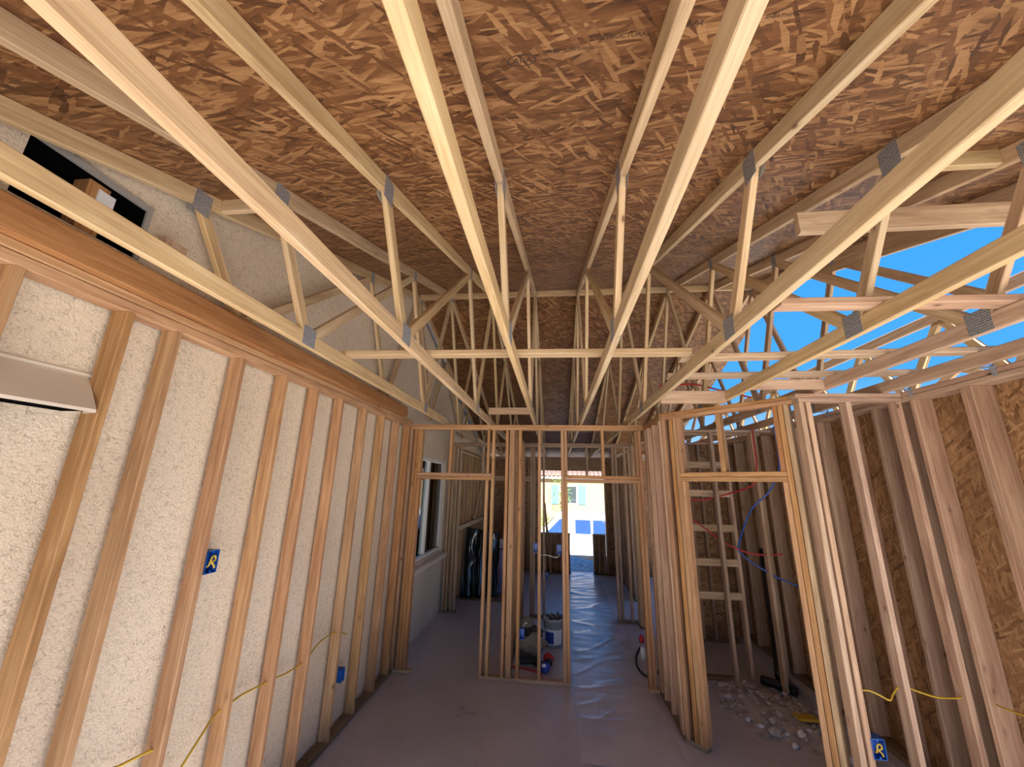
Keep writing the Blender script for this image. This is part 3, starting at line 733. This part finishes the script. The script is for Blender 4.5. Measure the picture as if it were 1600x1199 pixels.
# ------------------------------------------------------------------ electrical boxes and cables
def ebox(loc, nrm, label, wires=False, size=(.055, .095, .07)):
    """open blue box; nrm = 'x+','x-','y-' direction of its mouth"""
    r = empty('electrical_box', loc, label, 'electrical box', 'blue electrical boxes')
    rot = {'x+': Matrix.Rotation(0, 4, 'Z'), 'x-': Matrix.Rotation(math.pi, 4, 'Z'), 'y-': Matrix.Rotation(-math.pi / 2, 4, 'Z')}[nrm]
    a, h_, d = size[0] / 2, size[1] / 2, size[2]
    t = .004; bm = bmesh.new()
    def add(lo, hi):
        lo, hi = Vector(lo), Vector(hi); g = bmesh.ops.create_cube(bm, size=1); vs = g['verts']
        bmesh.ops.scale(bm, vec=hi - lo, verts=vs); bmesh.ops.translate(bm, vec=(lo + hi) / 2, verts=vs)
    add((-d, -a, -h_), (-d + t, a, h_)); add((-d, -a, h_ - t), (0, a, h_)); add((-d, -a, -h_), (0, a, -h_ + t)); add((-d, -a, -h_), (0, -a + t, h_)); add((-d, a - t, -h_), (0, a, h_))
    mw = Matrix.Translation(loc) @ rot
    link('box_shell', bm_mesh('ebox', bm), r, M['blue'], mw=mw)
    for s in (-1, 1):
        me = box_mesh(.004, .012, .014)
        link('screw_tab', me, r, M['blue'], mw=mw @ Matrix.Translation((-.004, 0, s * (h_ - .009))))
    if wires:
        pts = [(-.05, -.012, -.03), (-.01, -.012, -.02), (.0, -.008, .025), (.002, .012, .03), (.003, .014, .008), (.003, -.006, .0), (.004, .012, -.022), (.004, .014, -.036)]
        me, o0 = tube_mesh([mw @ Vector(p) for p in pts], .0055, 8, 5); link('wire_tail', me, r, M['yellow'], loc=o0)
    return r
ebox((-2.0, 2.245, 1.765), 'x+', 'blue box with curled yellow wire on the third stucco-side stud, chest high', True, (.082, .125, .07))
ebox((-2.0, 4.015, .475), 'x+', 'small blue box low on the stucco wall between far studs', False, (.06, .11, .07))
ebox((-.416, 5.238, .50), 'y-', 'blue box low on the middle partition stud beside the tool bag', False, (.056, .118, .075))
ebox((-.255, 5.32, 1.46), 'y-', 'blue box chest high left of the thin centre stud', False, (.06, .11, .075))
ebox((.045, 5.32, 1.45), 'y-', 'blue box chest high against the right door trimmer', False, (.06, .11, .075))
ebox((-.165, 7.60, .66), 'y-', 'dark blue box low on the far hall stud behind the thin centre stud', False, (.055, .10, .07))
eb = ebox((2.172, 3.415, .55), 'y-', 'blue box with yellow wire low on the pantry front wall stud', True, (.085, .12, .075))

def thing_tube(name, pts, r, mat, label, cat, group=None, n=6):
    return tag(tube(name, pts, r, mat, n=n), label, cat, group)
xc = -2.03
thing_tube('cable', [(xc, 1.80, .98), (xc, 1.97, .935), (xc, 2.10, .915), (xc, 2.20, .893)], .0065, 'yellow', 'yellow cable entering the stud at the lower left edge', 'cable', 'yellow cables')
thing_tube('cable', [(xc, 2.18, .55), (xc + .03, 2.25, .68), (xc + .03, 2.40, .82), (xc, 2.52, .87), (xc, 2.62, .878), (xc, 2.72, .885), (xc, 2.9, .865), (xc, 3.03, .85), (xc, 3.14, .83), (xc, 3.28, .82), (xc, 3.41, .822), (xc, 3.54, .88), (xc, 3.66, .895), (xc, 3.86, .88), (xc, 4.05, .80)], .0065, 'yellow', 'long yellow cable looping through the drilled stucco-side studs', 'cable', 'yellow cables')
thing_tube('cable', [(2.125, 3.47, .835), (2.15, 3.46, .872), (2.205, 3.45, .878), (2.26, 3.44, .858), (2.308, 3.43, .839), (2.35, 3.45, .87), (2.40, 3.465, .908)], .006, 'yellow', 'yellow cable dipping between the pantry front wall studs', 'cable', 'yellow cables')
thing_tube('cable', [(2.455, 3.465, .912), (2.542, 3.45, .888), (2.62, 3.445, .872), (2.72, 3.45, .870), (2.80, 3.465, .874)], .006, 'yellow', 'yellow cable from the slender pantry front stud to the outer wall', 'cable', 'yellow cables')
thing_tube('cable', [(2.86, 3.30, .91), (2.83, 3.22, .925), (2.82, 3.10, .945), (2.82, 2.95, .96), (2.86, 2.86, .97)], .006, 'yellow', 'yellow cable at the right edge between outer wall studs', 'cable', 'yellow cables')
thing_tube('cable', [(-.25, 5.36, 1.40), (-.18, 5.38, 1.375), (-.1, 5.38, 1.37), (.0, 5.37, 1.35), (.05, 5.36, 1.38)], .004, 'white_cable', 'thin white cable drooping between the two chest-high blue boxes', 'cable')
# water pipes
thing_tube('water_pipe', [(1.62, 5.45, 3.10), (1.60, 5.43, 2.95), (1.55, 5.42, 2.80), (1.54, 5.42, 2.62), (1.55, 5.43, 2.35)], .011, 'pexblue', 'blue water pipe hanging at the left of the pantry ladder blocking', 'pipe', 'plastic water pipes')
thing_tube('water_pipe', [(2.66, 5.0, 3.0), (2.68, 5.02, 2.7), (2.66, 5.05, 2.45), (2.55, 5.15, 2.2), (2.40, 5.28, 2.0), (2.30, 5.48, 1.6), (2.32, 5.50, 1.45), (2.6, 5.4, 1.25), (2.83, 5.25, 1.15), (2.9, 5.0, 1.1)], .010, 'pexblue', 'long blue water pipe bending behind the pantry door opening', 'pipe', 'plastic water pipes')
thing_tube('water_pipe', [(2.50, 5.2, 3.0), (2.50, 5.2, 2.72), (2.49, 5.2, 2.5), (2.44, 5.24, 2.3), (2.2, 5.5, 2.17), (1.95, 5.56, 2.10), (1.75, 5.56, 2.09)], .010, 'pexred', 'red water pipe descending beside the pantry ladder blocking', 'pipe', 'plastic water pipes')
thing_tube('water_pipe', [(1.78, 5.52, 1.85), (1.95, 5.52, 1.72), (2.2, 5.52, 1.55), (2.45, 5.45, 1.47), (2.7, 5.3, 1.50)], .010, 'pexred', 'red water pipe slanting down across the pantry back studs', 'pipe', 'plastic water pipes')
thing_tube('water_pipe', [(1.02, 3.78, 3.20), (1.12, 3.78, 3.22), (1.25, 3.80, 3.33), (1.32, 3.82, 3.34)], .010, 'pexred', 'short red pipe arching above the ceiling block over the pantry', 'pipe', 'plastic water pipes')
thing_tube('water_pipe', [(1.30, 4.4, 3.36), (1.55, 4.4, 3.38), (1.8, 4.35, 3.30), (2.1, 4.3, 3.2)], .009, 'pexred', 'thin red pipe strung across the trusses against the sky', 'pipe', 'plastic water pipes')
lathe('drain_pipe', [(0, 0), (.045, 0), (.045, .08), (.052, .08), (.052, .16), (.045, .16), (.045, 1.5), (0, 1.5)], 'black', (2.62, 5.60, .02)); tag(bpy.data.objects['drain_pipe'], 'black plastic drain pipe standing in the back corner of the pantry', 'pipe')
thing_tube('drain_pipe', [(2.42, 5.62, .06), (2.55, 5.50, .06), (2.66, 5.36, .06)], .05, 'black', 'black drain pipe lying in the rubble beside the outer wall', 'pipe')

# metal ties on the right wall plates
for i, (y, lb_) in enumerate(((2.72, 'silver metal tie on the right wall plate at the picture edge'), (3.33, 'silver metal tie on the right wall plate above the pantry front wall end'), (4.3, 'silver metal tie on the outer wall plate seen through the pantry front studs'))):
    r = empty('metal_tie', (2.838, y, 2.99), lb_, 'bracket', 'metal ties on the outer wall')
    box('tie_strap', (2.835, y - .016, 2.985), (2.8385, y + .016, 3.06), 'galv', r)
    box('tie_flange', (2.76, y - .016, 3.041), (2.8345, y + .016, 3.044), 'galv', r)

# ------------------------------------------------------------------ tools and clutter behind the partition
def bucket():
    r = empty('pail', (-.04, 6.42, 0), 'grey plastic pail with blue and white label, full of scraps', 'bucket')
    P = (-.04, 6.42, .002)
    lathe('pail_body', [(0, 0), (.125, 0), (.13, .01), (.145, .33), (.152, .33), (.152, .35), (.147, .36), (.14, .36), (.138, .30), (0, .30)], 'bucket', P, r)
    def lab(a0, a1, z0, z1, mat, nm, off):
        v, f = [], []; n = 12
        for k in range(n + 1):
            a = a0 + (a1 - a0) * k / n
            for z in (z0, z1):
                rr = .13 + .015 * (z - .01) / .32 + off; v.append((rr * math.cos(a), rr * math.sin(a), z))
        for k in range(n): f.append((2 * k, 2 * k + 1, 2 * k + 3, 2 * k + 2))
        link(nm, pydata('lab', v, f, True), r, M[mat], loc=P)
    lab(-2.75, -.55, .04, .23, 'label', 'pail_label', .0015); lab(-2.55, -1.55, .05, .20, 'labelblue', 'label_print', .0025)
    for k, (a, l, rr) in enumerate(((.3, .16, .014), (1.2, .12, .011), (2.4, .13, .012), (3.7, .10, .014), (4.9, .12, .010), (5.6, .15, .012))):
        b0 = Vector((-.04 + .06 * math.cos(a), 6.42 + .06 * math.sin(a), .31)); b1 = b0 + Vector((.08 * math.cos(a + 1.3), .06 * math.sin(a + 1.3), l * .62))
        tube('scrap_offcut', [b0, (b0 + b1) / 2 + Vector((.02, 0, .01)), b1], rr, 'black' if k % 2 else 'bagdark', r)
bucket()
def blob(name, c, s, mat, seed, amp=.25, sub=3, parent=None, flat=True):
    bm = bmesh.new(); bmesh.ops.create_icosphere(bm, subdivisions=sub, radius=1)
    for v in bm.verts:
        p = v.co.copy(); k = 1 + amp * noise.noise(p * 1.7 + Vector((seed * 3.1, seed, 0))) + amp * .5 * noise.noise(p * 4 + Vector((seed, 0, seed)))
        v.co = Vector((p.x * s[0] * k, p.y * s[1] * k, p.z * s[2] * k))
        if flat and v.co.z < -s[2] * .75: v.co.z = -s[2] * .75
    return link(name, bm_mesh(name, bm, True), parent, M[mat], loc=c)
r = empty('tool_bag', (-.36, 6.06, 0), 'crumpled tan canvas tool bag with dark mouth on the floor behind the partition', 'bag')
blob('bag_body', (-.36, 6.02, .125), (.20, .15, .165), 'bag', 2, .28, 4, r)
blob('bag_mouth', (-.33, 6.10, .25), (.15, .12, .07), 'bagdark', 5, .35, 3, r)
blob('bag_flap', (-.42, 6.16, .31), (.13, .08, .10), 'bag', 8, .4, 3, r)
tube('bag_strap', [(-.47, 5.98, .20), (-.46, 5.95, .30), (-.44, 6.02, .37), (-.41, 6.1, .36)], .012, 'label', r)
r = empty('nail_gun', (-.22, 5.62, 0), 'black and blue nail gun lying on the slab behind the thin centre stud', 'tool')
tube('gun_barrel', [(-.46, 5.66, .06), (-.36, 5.65, .075), (-.25, 5.63, .085)], .042, 'black', r, 12)
tube('gun_grip', [(-.27, 5.63, .08), (-.20, 5.58, .065), (-.17, 5.52, .055)], [.05, .045, .04, .04], 'black', r, 12)
blob('gun_body', (-.14, 5.50, .07), (.06, .06, .062), 'labelblue', 3, .1, 3, r)
blob('gun_cap', (-.10, 5.56, .10), (.045, .045, .05), 'black', 6, .1, 3, r)
blob('gun_badge', (-.155, 5.455, .105), (.028, .012, .022), 'label', 4, .1, 2, r, flat=False)
thing_tube('air_hose', [(-.62, 5.62, .012), (-.5, 5.60, .012), (-.38, 5.57, .012), (-.27, 5.52, .012), (-.2, 5.46, .012), (-.18, 5.40, .012), (-.17, 5.35, .012)], .011, 'redhose', 'thin red hose lying in front of the nail gun', 'hose')
r = tag(blob('red_rag', (-.11, 5.80, .05), (.07, .07, .06), 'redhose', 11, .35, 3), 'small red tool body beside the grey pail', 'tool')
r = empty('hose_coil', (1.10, 5.75, 0), 'dark hose coil with red fitting beside the right door jamb', 'hose')
tube('coil', [(1.14, 5.55, .02), (1.05, 5.62, .03), (1.01, 5.78, .06), (1.04, 5.92, .12), (1.10, 5.96, .20)], .014, 'black', r)
lathe('fitting', [(0, 0), (.03, 0), (.03, .12), (.02, .14), (0, .14)], 'label', (1.11, 5.86, .10), r)
lathe('red_cap', [(0, 0), (.03, .01), (.034, .06), (.02, .09), (0, .09)], 'redhose', (1.11, 5.90, .27), r)

# black film and wrapped goods in the far left room
def film(u, v):
    top = 1.30 - .10 * u
    x = -1.925 + u * .72 + .02 * nz(u * 7, v * 6, 1); z = .03 + v * top
    y = 8.47 + .30 * v + .045 * math.sin(u * 21 + 1.6 * math.sin(v * 3)) * (1.1 - v * .5) + .05 * nz(u * 6, v * 4, 3) + .10 * u
    return (x, y, z)
o = sheet('plastic_sheet', 70, 34, film, 'blackfilm', loc=(-1.55, 8.6, .03), thick=.003); tag(o, 'shiny black plastic sheet draped in the far left room', 'plastic sheet')
o = box('cardboard_sheet', (-1.90, 8.36, .001), (-.75, 9.6, .02), 'cardboard'); tag(o, 'brown cardboard sheet lying on the floor under the black plastic', 'cardboard')
def wrap(u, v):
    a = -.3 + u * 3.6
    rr = .30 + .05 * (1 - v) + .025 * math.sin(a * 7 + 2 * v) + .03 * nz(u * 6, v * 4, 9)
    return (-1.18 - rr * math.cos(a) * .9, 9.15 - rr * math.sin(a) * .8, .024 + v * .86)
r = empty('wrapped_crate', (-1.18, 9.1, .023), 'pale lavender plastic-wrapped crate in the far left room', 'crate')
sheet('wrap_film', 40, 18, wrap, 'lavender', r, loc=(-1.18, 9.1, .023), thick=.004)
box('crate_core', (-1.40, 8.98, .024), (-.96, 9.35, .87), 'cardboard', r, .02, 2)
r = empty('small_machine', (-1.13, 9.08, .89), 'small pale grey machine standing on the lavender-wrapped crate', 'machine')
box('machine_case', (-1.27, 8.98, .885), (-1.0, 9.2, 1.07), 'machine', r, .02, 2)
lathe('machine_knob', [(0, 0), (.05, 0), (.055, .04), (.03, .075), (0, .08)], 'label', (-1.10, 9.08, 1.071), r)

# ------------------------------------------------------------------ wrinkled paper on the passage floor
thing_board('leaning_stick', (-.13, 11.16, .012), (-.30, 11.20, 1.78), .03, .06, 'weathered', 'narrow board leaning against the sill of the far front opening', 'board', up=(1, 0, 0))
def paper(u, v):
    x = .19 + u * .90; y = 3.95 + v * 7.2
    e = min(1, min(u, 1 - u) * 12) * min(1, v * 10)
    hgt = .0045 + e * (.016 * max(0, .42 - abs(nz(x * 1.1, y * 1.5, 0)) * 3.2) + .012 * max(0, .4 - abs(nz(x * .8 + y * .5 + 4, y * 2.2 - x, 2)) * 3) + .004 * nz(x * 4, y * 7, 7) + .004 * nz(x * 1.5, y * 2, 9))
    return (x + .02 * nz(0, y * 2, 4), y, max(.002, hgt))
o = sheet('floor_paper', 40, 300, paper, 'paper', loc=(.64, 7.5, .002)); tag(o, 'wrinkled grey floor protection paper along the passage to the far doorway', 'floor paper')
# pencil marks on the slab
def floor_mark(txt, x, y, size, rz):
    cu = bpy.data.curves.new('mark', 'FONT'); cu.body = txt; cu.size = size; cu.extrude = .0003
    tmp = bpy.data.objects.new('mark_tmp', cu); COL.objects.link(tmp)
    me = bpy.data.meshes.new_from_object(tmp.evaluated_get(bpy.context.evaluated_depsgraph_get())); bpy.data.objects.remove(tmp)
    return link('pencil_mark', me, fl, M['ink'], mw=Matrix.Translation((x, y, .0012)) @ Matrix.Rotation(rz, 4, 'Z'))
floor_mark('X', .875, 4.42, .05, .1); floor_mark('D', .955, 4.36, .06, .1)

# ------------------------------------------------------------------ rubble by the pantry
def rubble_fn(u, v):
    a = u * 2 * math.pi; rr = v * (1 + .22 * nz(math.cos(a) * 2, math.sin(a) * 2, 3) + .10 * nz(math.cos(a) * 6, math.sin(a) * 6, 8))
    x = 2.22 + math.cos(a) * .47 * rr + .03 * math.sin(a) * rr; y = 5.02 + math.sin(a) * .62 * rr - math.cos(a) * .1 * rr
    z = .085 * (1 - v ** 2) + .025 * nz(x * 6, y * 6, 0) * (1 - v)
    return (x, y, max(.0015, z))
o = sheet('rubble_bed', 40, 12, rubble_fn, 'dirt', loc=(2.3, 5.0, .0)); tag(o, 'low heap of crushed concrete grit on the pantry floor', 'rubble', kind='stuff')
def rock_mesh(seed):
    bm = bmesh.new(); bmesh.ops.create_icosphere(bm, subdivisions=1, radius=1); rnd = random.Random(seed)
    for v in bm.verts: v.co *= rnd.uniform(.7, 1.15)
    return bm_mesh('rock', bm)
RK = [rock_mesh(s) for s in range(6)]; RW = [rock_mesh(s + 20) for s in range(4)]
for m_ in RK: m_.materials.append(M['rock'])
for m_ in RW: m_.materials.append(M['rockwhite'])
rnd = random.Random(5)
def rock(x, y, s, white, z=None):
    hz = 0
    dx, dy = (x - 2.22) / .48, (y - 5.02) / .64; rr = min(1, math.hypot(dx, dy)); hz = max(0, .085 * (1 - rr ** 2))
    o = bpy.data.objects.new('stone', rnd.choice(RW if white else RK)); COL.objects.link(o)
    sz = s * rnd.uniform(.5, .75)
    o.scale = (s, s * rnd.uniform(.7, 1), sz); o.rotation_euler = (0, 0, rnd.uniform(0, 6.28))
    o.location = (x, y, hz + sz * .62)
    if white: tag(o, 'white chalky lump in the rubble on the pantry floor', 'stone', 'white lumps in the pantry rubble')
    else: tag(o, 'grey broken concrete chunk in the rubble heap on the pantry floor', 'stone', 'grey chunks in the pantry rubble')
for k in range(34):
    rock(rnd.uniform(1.76, 2.22), rnd.uniform(5.42, 5.62), rnd.uniform(.014, .036), rnd.random() < .5)
for k in range(170):
    a = rnd.uniform(0, 6.28); q = math.sqrt(rnd.random())
    rock(2.22 + math.cos(a) * .46 * q, 5.02 + math.sin(a) * .62 * q, rnd.uniform(.010, .034), rnd.random() < .07)
for x, y, s in ((2.02, 4.56, .075), (2.12, 4.42, .035), (1.95, 4.66, .04), (2.08, 4.70, .05), (1.86, 5.17, .055), (1.99, 5.15, .03), (2.25, 4.55, .05), (2.50, 4.30, .045), (1.74, 5.05, .022)): rock(x, y, s, x > 1.8 and s < .06)
o = tag(box('wood_scrap', (2.33, 4.72, .075), (2.52, 4.84, .10), 'yellow', None, .006), 'flat mustard yellow scrap lying on the rubble heap', 'scrap')
o = tag(tube('plastic_scrap', [(2.03, 5.20, .02), (2.09, 5.17, .03), (2.15, 5.13, .015)], .018, 'redhose'), 'bright red plastic scrap at the foot of the slender pantry stud', 'scrap')

# ------------------------------------------------------------------ street outside the front opening
def gravel_pile():
    def fn(u, v):
        a = u * 2 * math.pi; x = .62 + 1.9 * v * math.cos(a); y = 13.3 + 1.3 * v * math.sin(a)
        t = min(1, max(0, (y - 12) / 5)); t = t * t * (3 - 2 * t); gz = -.16 - .95 * t
        return (x, y, gz + .42 * (1 - v) ** .8 * (1 + .1 * nz(x * 3, y * 3, 0)) + .045 * nz(x * 9, y * 9, 1) * (v < .97) - .01)
    o = sheet('gravel_pile', 70, 26, fn, 'gravel', loc=(.62, 13.3, -.2)); tag(o, 'pale gravel heap outside the far doorway', 'gravel', kind='stuff')
gravel_pile()
ZG = -1.11
def van():
    X0, Y0 = -1.75, 19.0
    r = empty('van', (X0 + 2.4, Y0 + .9, ZG), 'white van parked on the street beyond the far doorway, nose to the left', 'van')
    prof = [(0, .45), (.03, .95), (.25, 1.08), (1.0, 1.2), (1.75, 1.98), (2.1, 2.12), (4.9, 2.14), (5.0, 1.9), (5.02, .42), (4.6, .35), (.4, .33)]
    bm = bmesh.new(); n = len(prof)
    a = [bm.verts.new((p[0], 0, p[1])) for p in prof]; b = [bm.verts.new((p[0], 1.9, p[1])) for p in prof]
    bm.faces.new(a); bm.faces.new(b)
    for i in range(n): bm.faces.new((a[i], a[(i + 1) % n], b[(i + 1) % n], b[i]))
    bmesh.ops.bevel(bm, geom=bm.edges[:], offset=.05, segments=2, affect='EDGES')
    link('van_body', bm_mesh('van', bm), r, M['vanwhite'], loc=(X0, Y0, ZG))
    def side(nm, pts, mat, y=-.006):
        v = [(p[0], y, p[1]) for p in pts] + [(p[0], y + .02, p[1]) for p in pts]; k = len(pts)
        f = [tuple(range(k)), tuple(range(k, 2 * k))] + [(i, (i + 1) % k, k + (i + 1) % k, k + i) for i in range(k)]
        return link(nm, pydata(nm, v, f), r, M[mat], loc=(X0, Y0, ZG))
    side('side_window', [(1.35, 1.28), (1.95, 1.88), (2.3, 1.88), (2.3, 1.28)], 'vanglass'); side('side_window', [(2.65, 1.25), (2.65, 1.86), (3.35, 1.86), (3.35, 1.25)], 'vanglass')
    side('side_window', [(3.45, 1.25), (3.45, 1.86), (4.6, 1.86), (4.6, 1.25)], 'vanglass')
    side('door_seam', [(2.45, .5), (2.47, .5), (2.47, 2.0), (2.45, 2.0)], 'rubber', -.003); side('sill_trim', [(1.3, .40), (4.2, .40), (4.2, .50), (1.3, .50)], 'trimgrey')
    side('door_handle', [(2.22, 1.08), (2.36, 1.08), (2.36, 1.13), (2.22, 1.13)], 'rubber', -.03)
    v = [(1.06, .12, 1.25), (1.72, .16, 1.93), (1.72, 1.74, 1.93), (1.06, 1.78, 1.25)]; v = [(x - .035, y, z + .03) for x, y, z in v]
    link('windscreen', pydata('ws', v, [(0, 1, 2, 3)]), r, M['vanglass'], loc=(X0, Y0, ZG))
    for x in (.95, 4.1):
        for y in (.1, 1.62):
            me = bpy.data.meshes.new('w'); bm = bmesh.new(); bmesh.ops.create_cone(bm, cap_ends=True, segments=24, radius1=.34, radius2=.34, depth=.22)
            me2 = bm_mesh('wheel', bm); link('wheel', me2, r, M['rubber'], mw=Matrix.Translation((X0 + x, Y0 + y + .05, ZG + .34)) @ Matrix.Rotation(math.pi / 2, 4, 'X'))
    box('side_mirror', (X0 + 1.3, Y0 - .22, ZG + 1.2), (X0 + 1.42, Y0 - .005, ZG + 1.42), 'rubber', r, .03, 2)
van()
def house():
    YH = 29.0
    r = empty('house', (1, YH, ZG), 'sunlit yellow stucco house across the street with blue shutters', 'house')
    box('house_wall', (-9, YH, ZG), (8, YH + 8, 2.75), 'housewall', r)
    box('fascia', (-9.3, YH - .35, 2.76), (8.3, YH - .25, 2.95), 'whitevinyl', r)
    v = [(-9.4, YH - .4, 2.96), (8.4, YH - .4, 2.96), (8.4, YH + 4, 4.6), (-9.4, YH + 4, 4.6), (8.4, YH + 8.4, 2.96), (-9.4, YH + 8.4, 2.96)]
    link('roof', pydata('roof', v, [(0, 1, 2, 3), (3, 2, 4, 5), (0, 3, 5), (1, 4, 2), (0, 5, 4, 1)]), r, M['tile'])
    me = bpy.data.meshes.new('t')
    tm, o0 = tube_mesh([(0, 0, 0), (0, .45, .17)], .12, 8, 0)
    tm.materials.append(M['tile'])
    for row in range(3):
        for k in range(26):
            o = bpy.data.objects.new('roof_tile', tm); COL.objects.link(o); o.parent = r
            o.matrix_local = Matrix.Translation((-2.2 + k * .3 - 1, -.42 + row * .42, 2.98 + row * .157 - ZG))
    for x in (.95,):
        wi = box('window', (x - .62, YH - .03, 1.0), (x + .62, YH + .03, 2.3), 'whitevinyl', r)
        box('pane', (x - .55, YH - .04, 1.07), (x + .55, YH - .031, 2.23), 'pane', wi)
        for s in (-1, 1):
            c = x + s * .95
            sh = box('shutter', (c - .27, YH - .06, .98), (c + .27, YH - .001, 2.32), 'shutter', r, .01)
            for k in range(2): box('shutter_panel', (c - .2, YH - .075, 1.05 + k * .64), (c + .2, YH - .061, 1.6 + k * .64), 'shutter', sh, .008)
house()
def foliage(name, c, s, n, size, mat, parent, seed):
    q = random.Random(seed); v, f = [], []
    for k in range(n):
        while True:
            p = Vector((q.uniform(-1, 1), q.uniform(-1, 1), q.uniform(-1, 1)))
            if p.length < 1: break
        p = Vector((p.x * s[0], p.y * s[1], p.z * s[2])); a = Vector((q.gauss(0, 1), q.gauss(0, 1), q.gauss(0, 1))).normalized(); b = a.orthogonal().normalized()
        i = len(v); v += [p, p + a * size + b * size * .35, p + a * size * 2, p + a * size - b * size * .35]; f.append((i, i + 1, i + 2, i + 3))
    o = link(name, pydata(name, v, f), parent, M[mat], loc=c); o['kind'] = 'stuff'; return o
r = empty('tree', (.35, 24.5, ZG), 'slim young green tree in front of the house window', 'tree')
tube('trunk', [(.35, 24.5, ZG), (.38, 24.5, .3), (.33, 24.5, 1.4), (.36, 24.5, 2.6)], [.07, .06, .05, .03], 'bark', r)
foliage('foliage', (.30, 24.5, 1.75), (.75, .7, 1.35), 420, .075, 'leaf', r, 3)
r = empty('bush', (-1.1, 26, ZG), 'round green bush at the foot of the yellow house', 'bush')
foliage('foliage', (-1.1, 26, -.15), (1.0, .7, .85), 700, .09, 'leaf', r, 8); tube('stem', [(-1.1, 26, ZG), (-1.1, 26, -.2)], .05, 'bark', r)
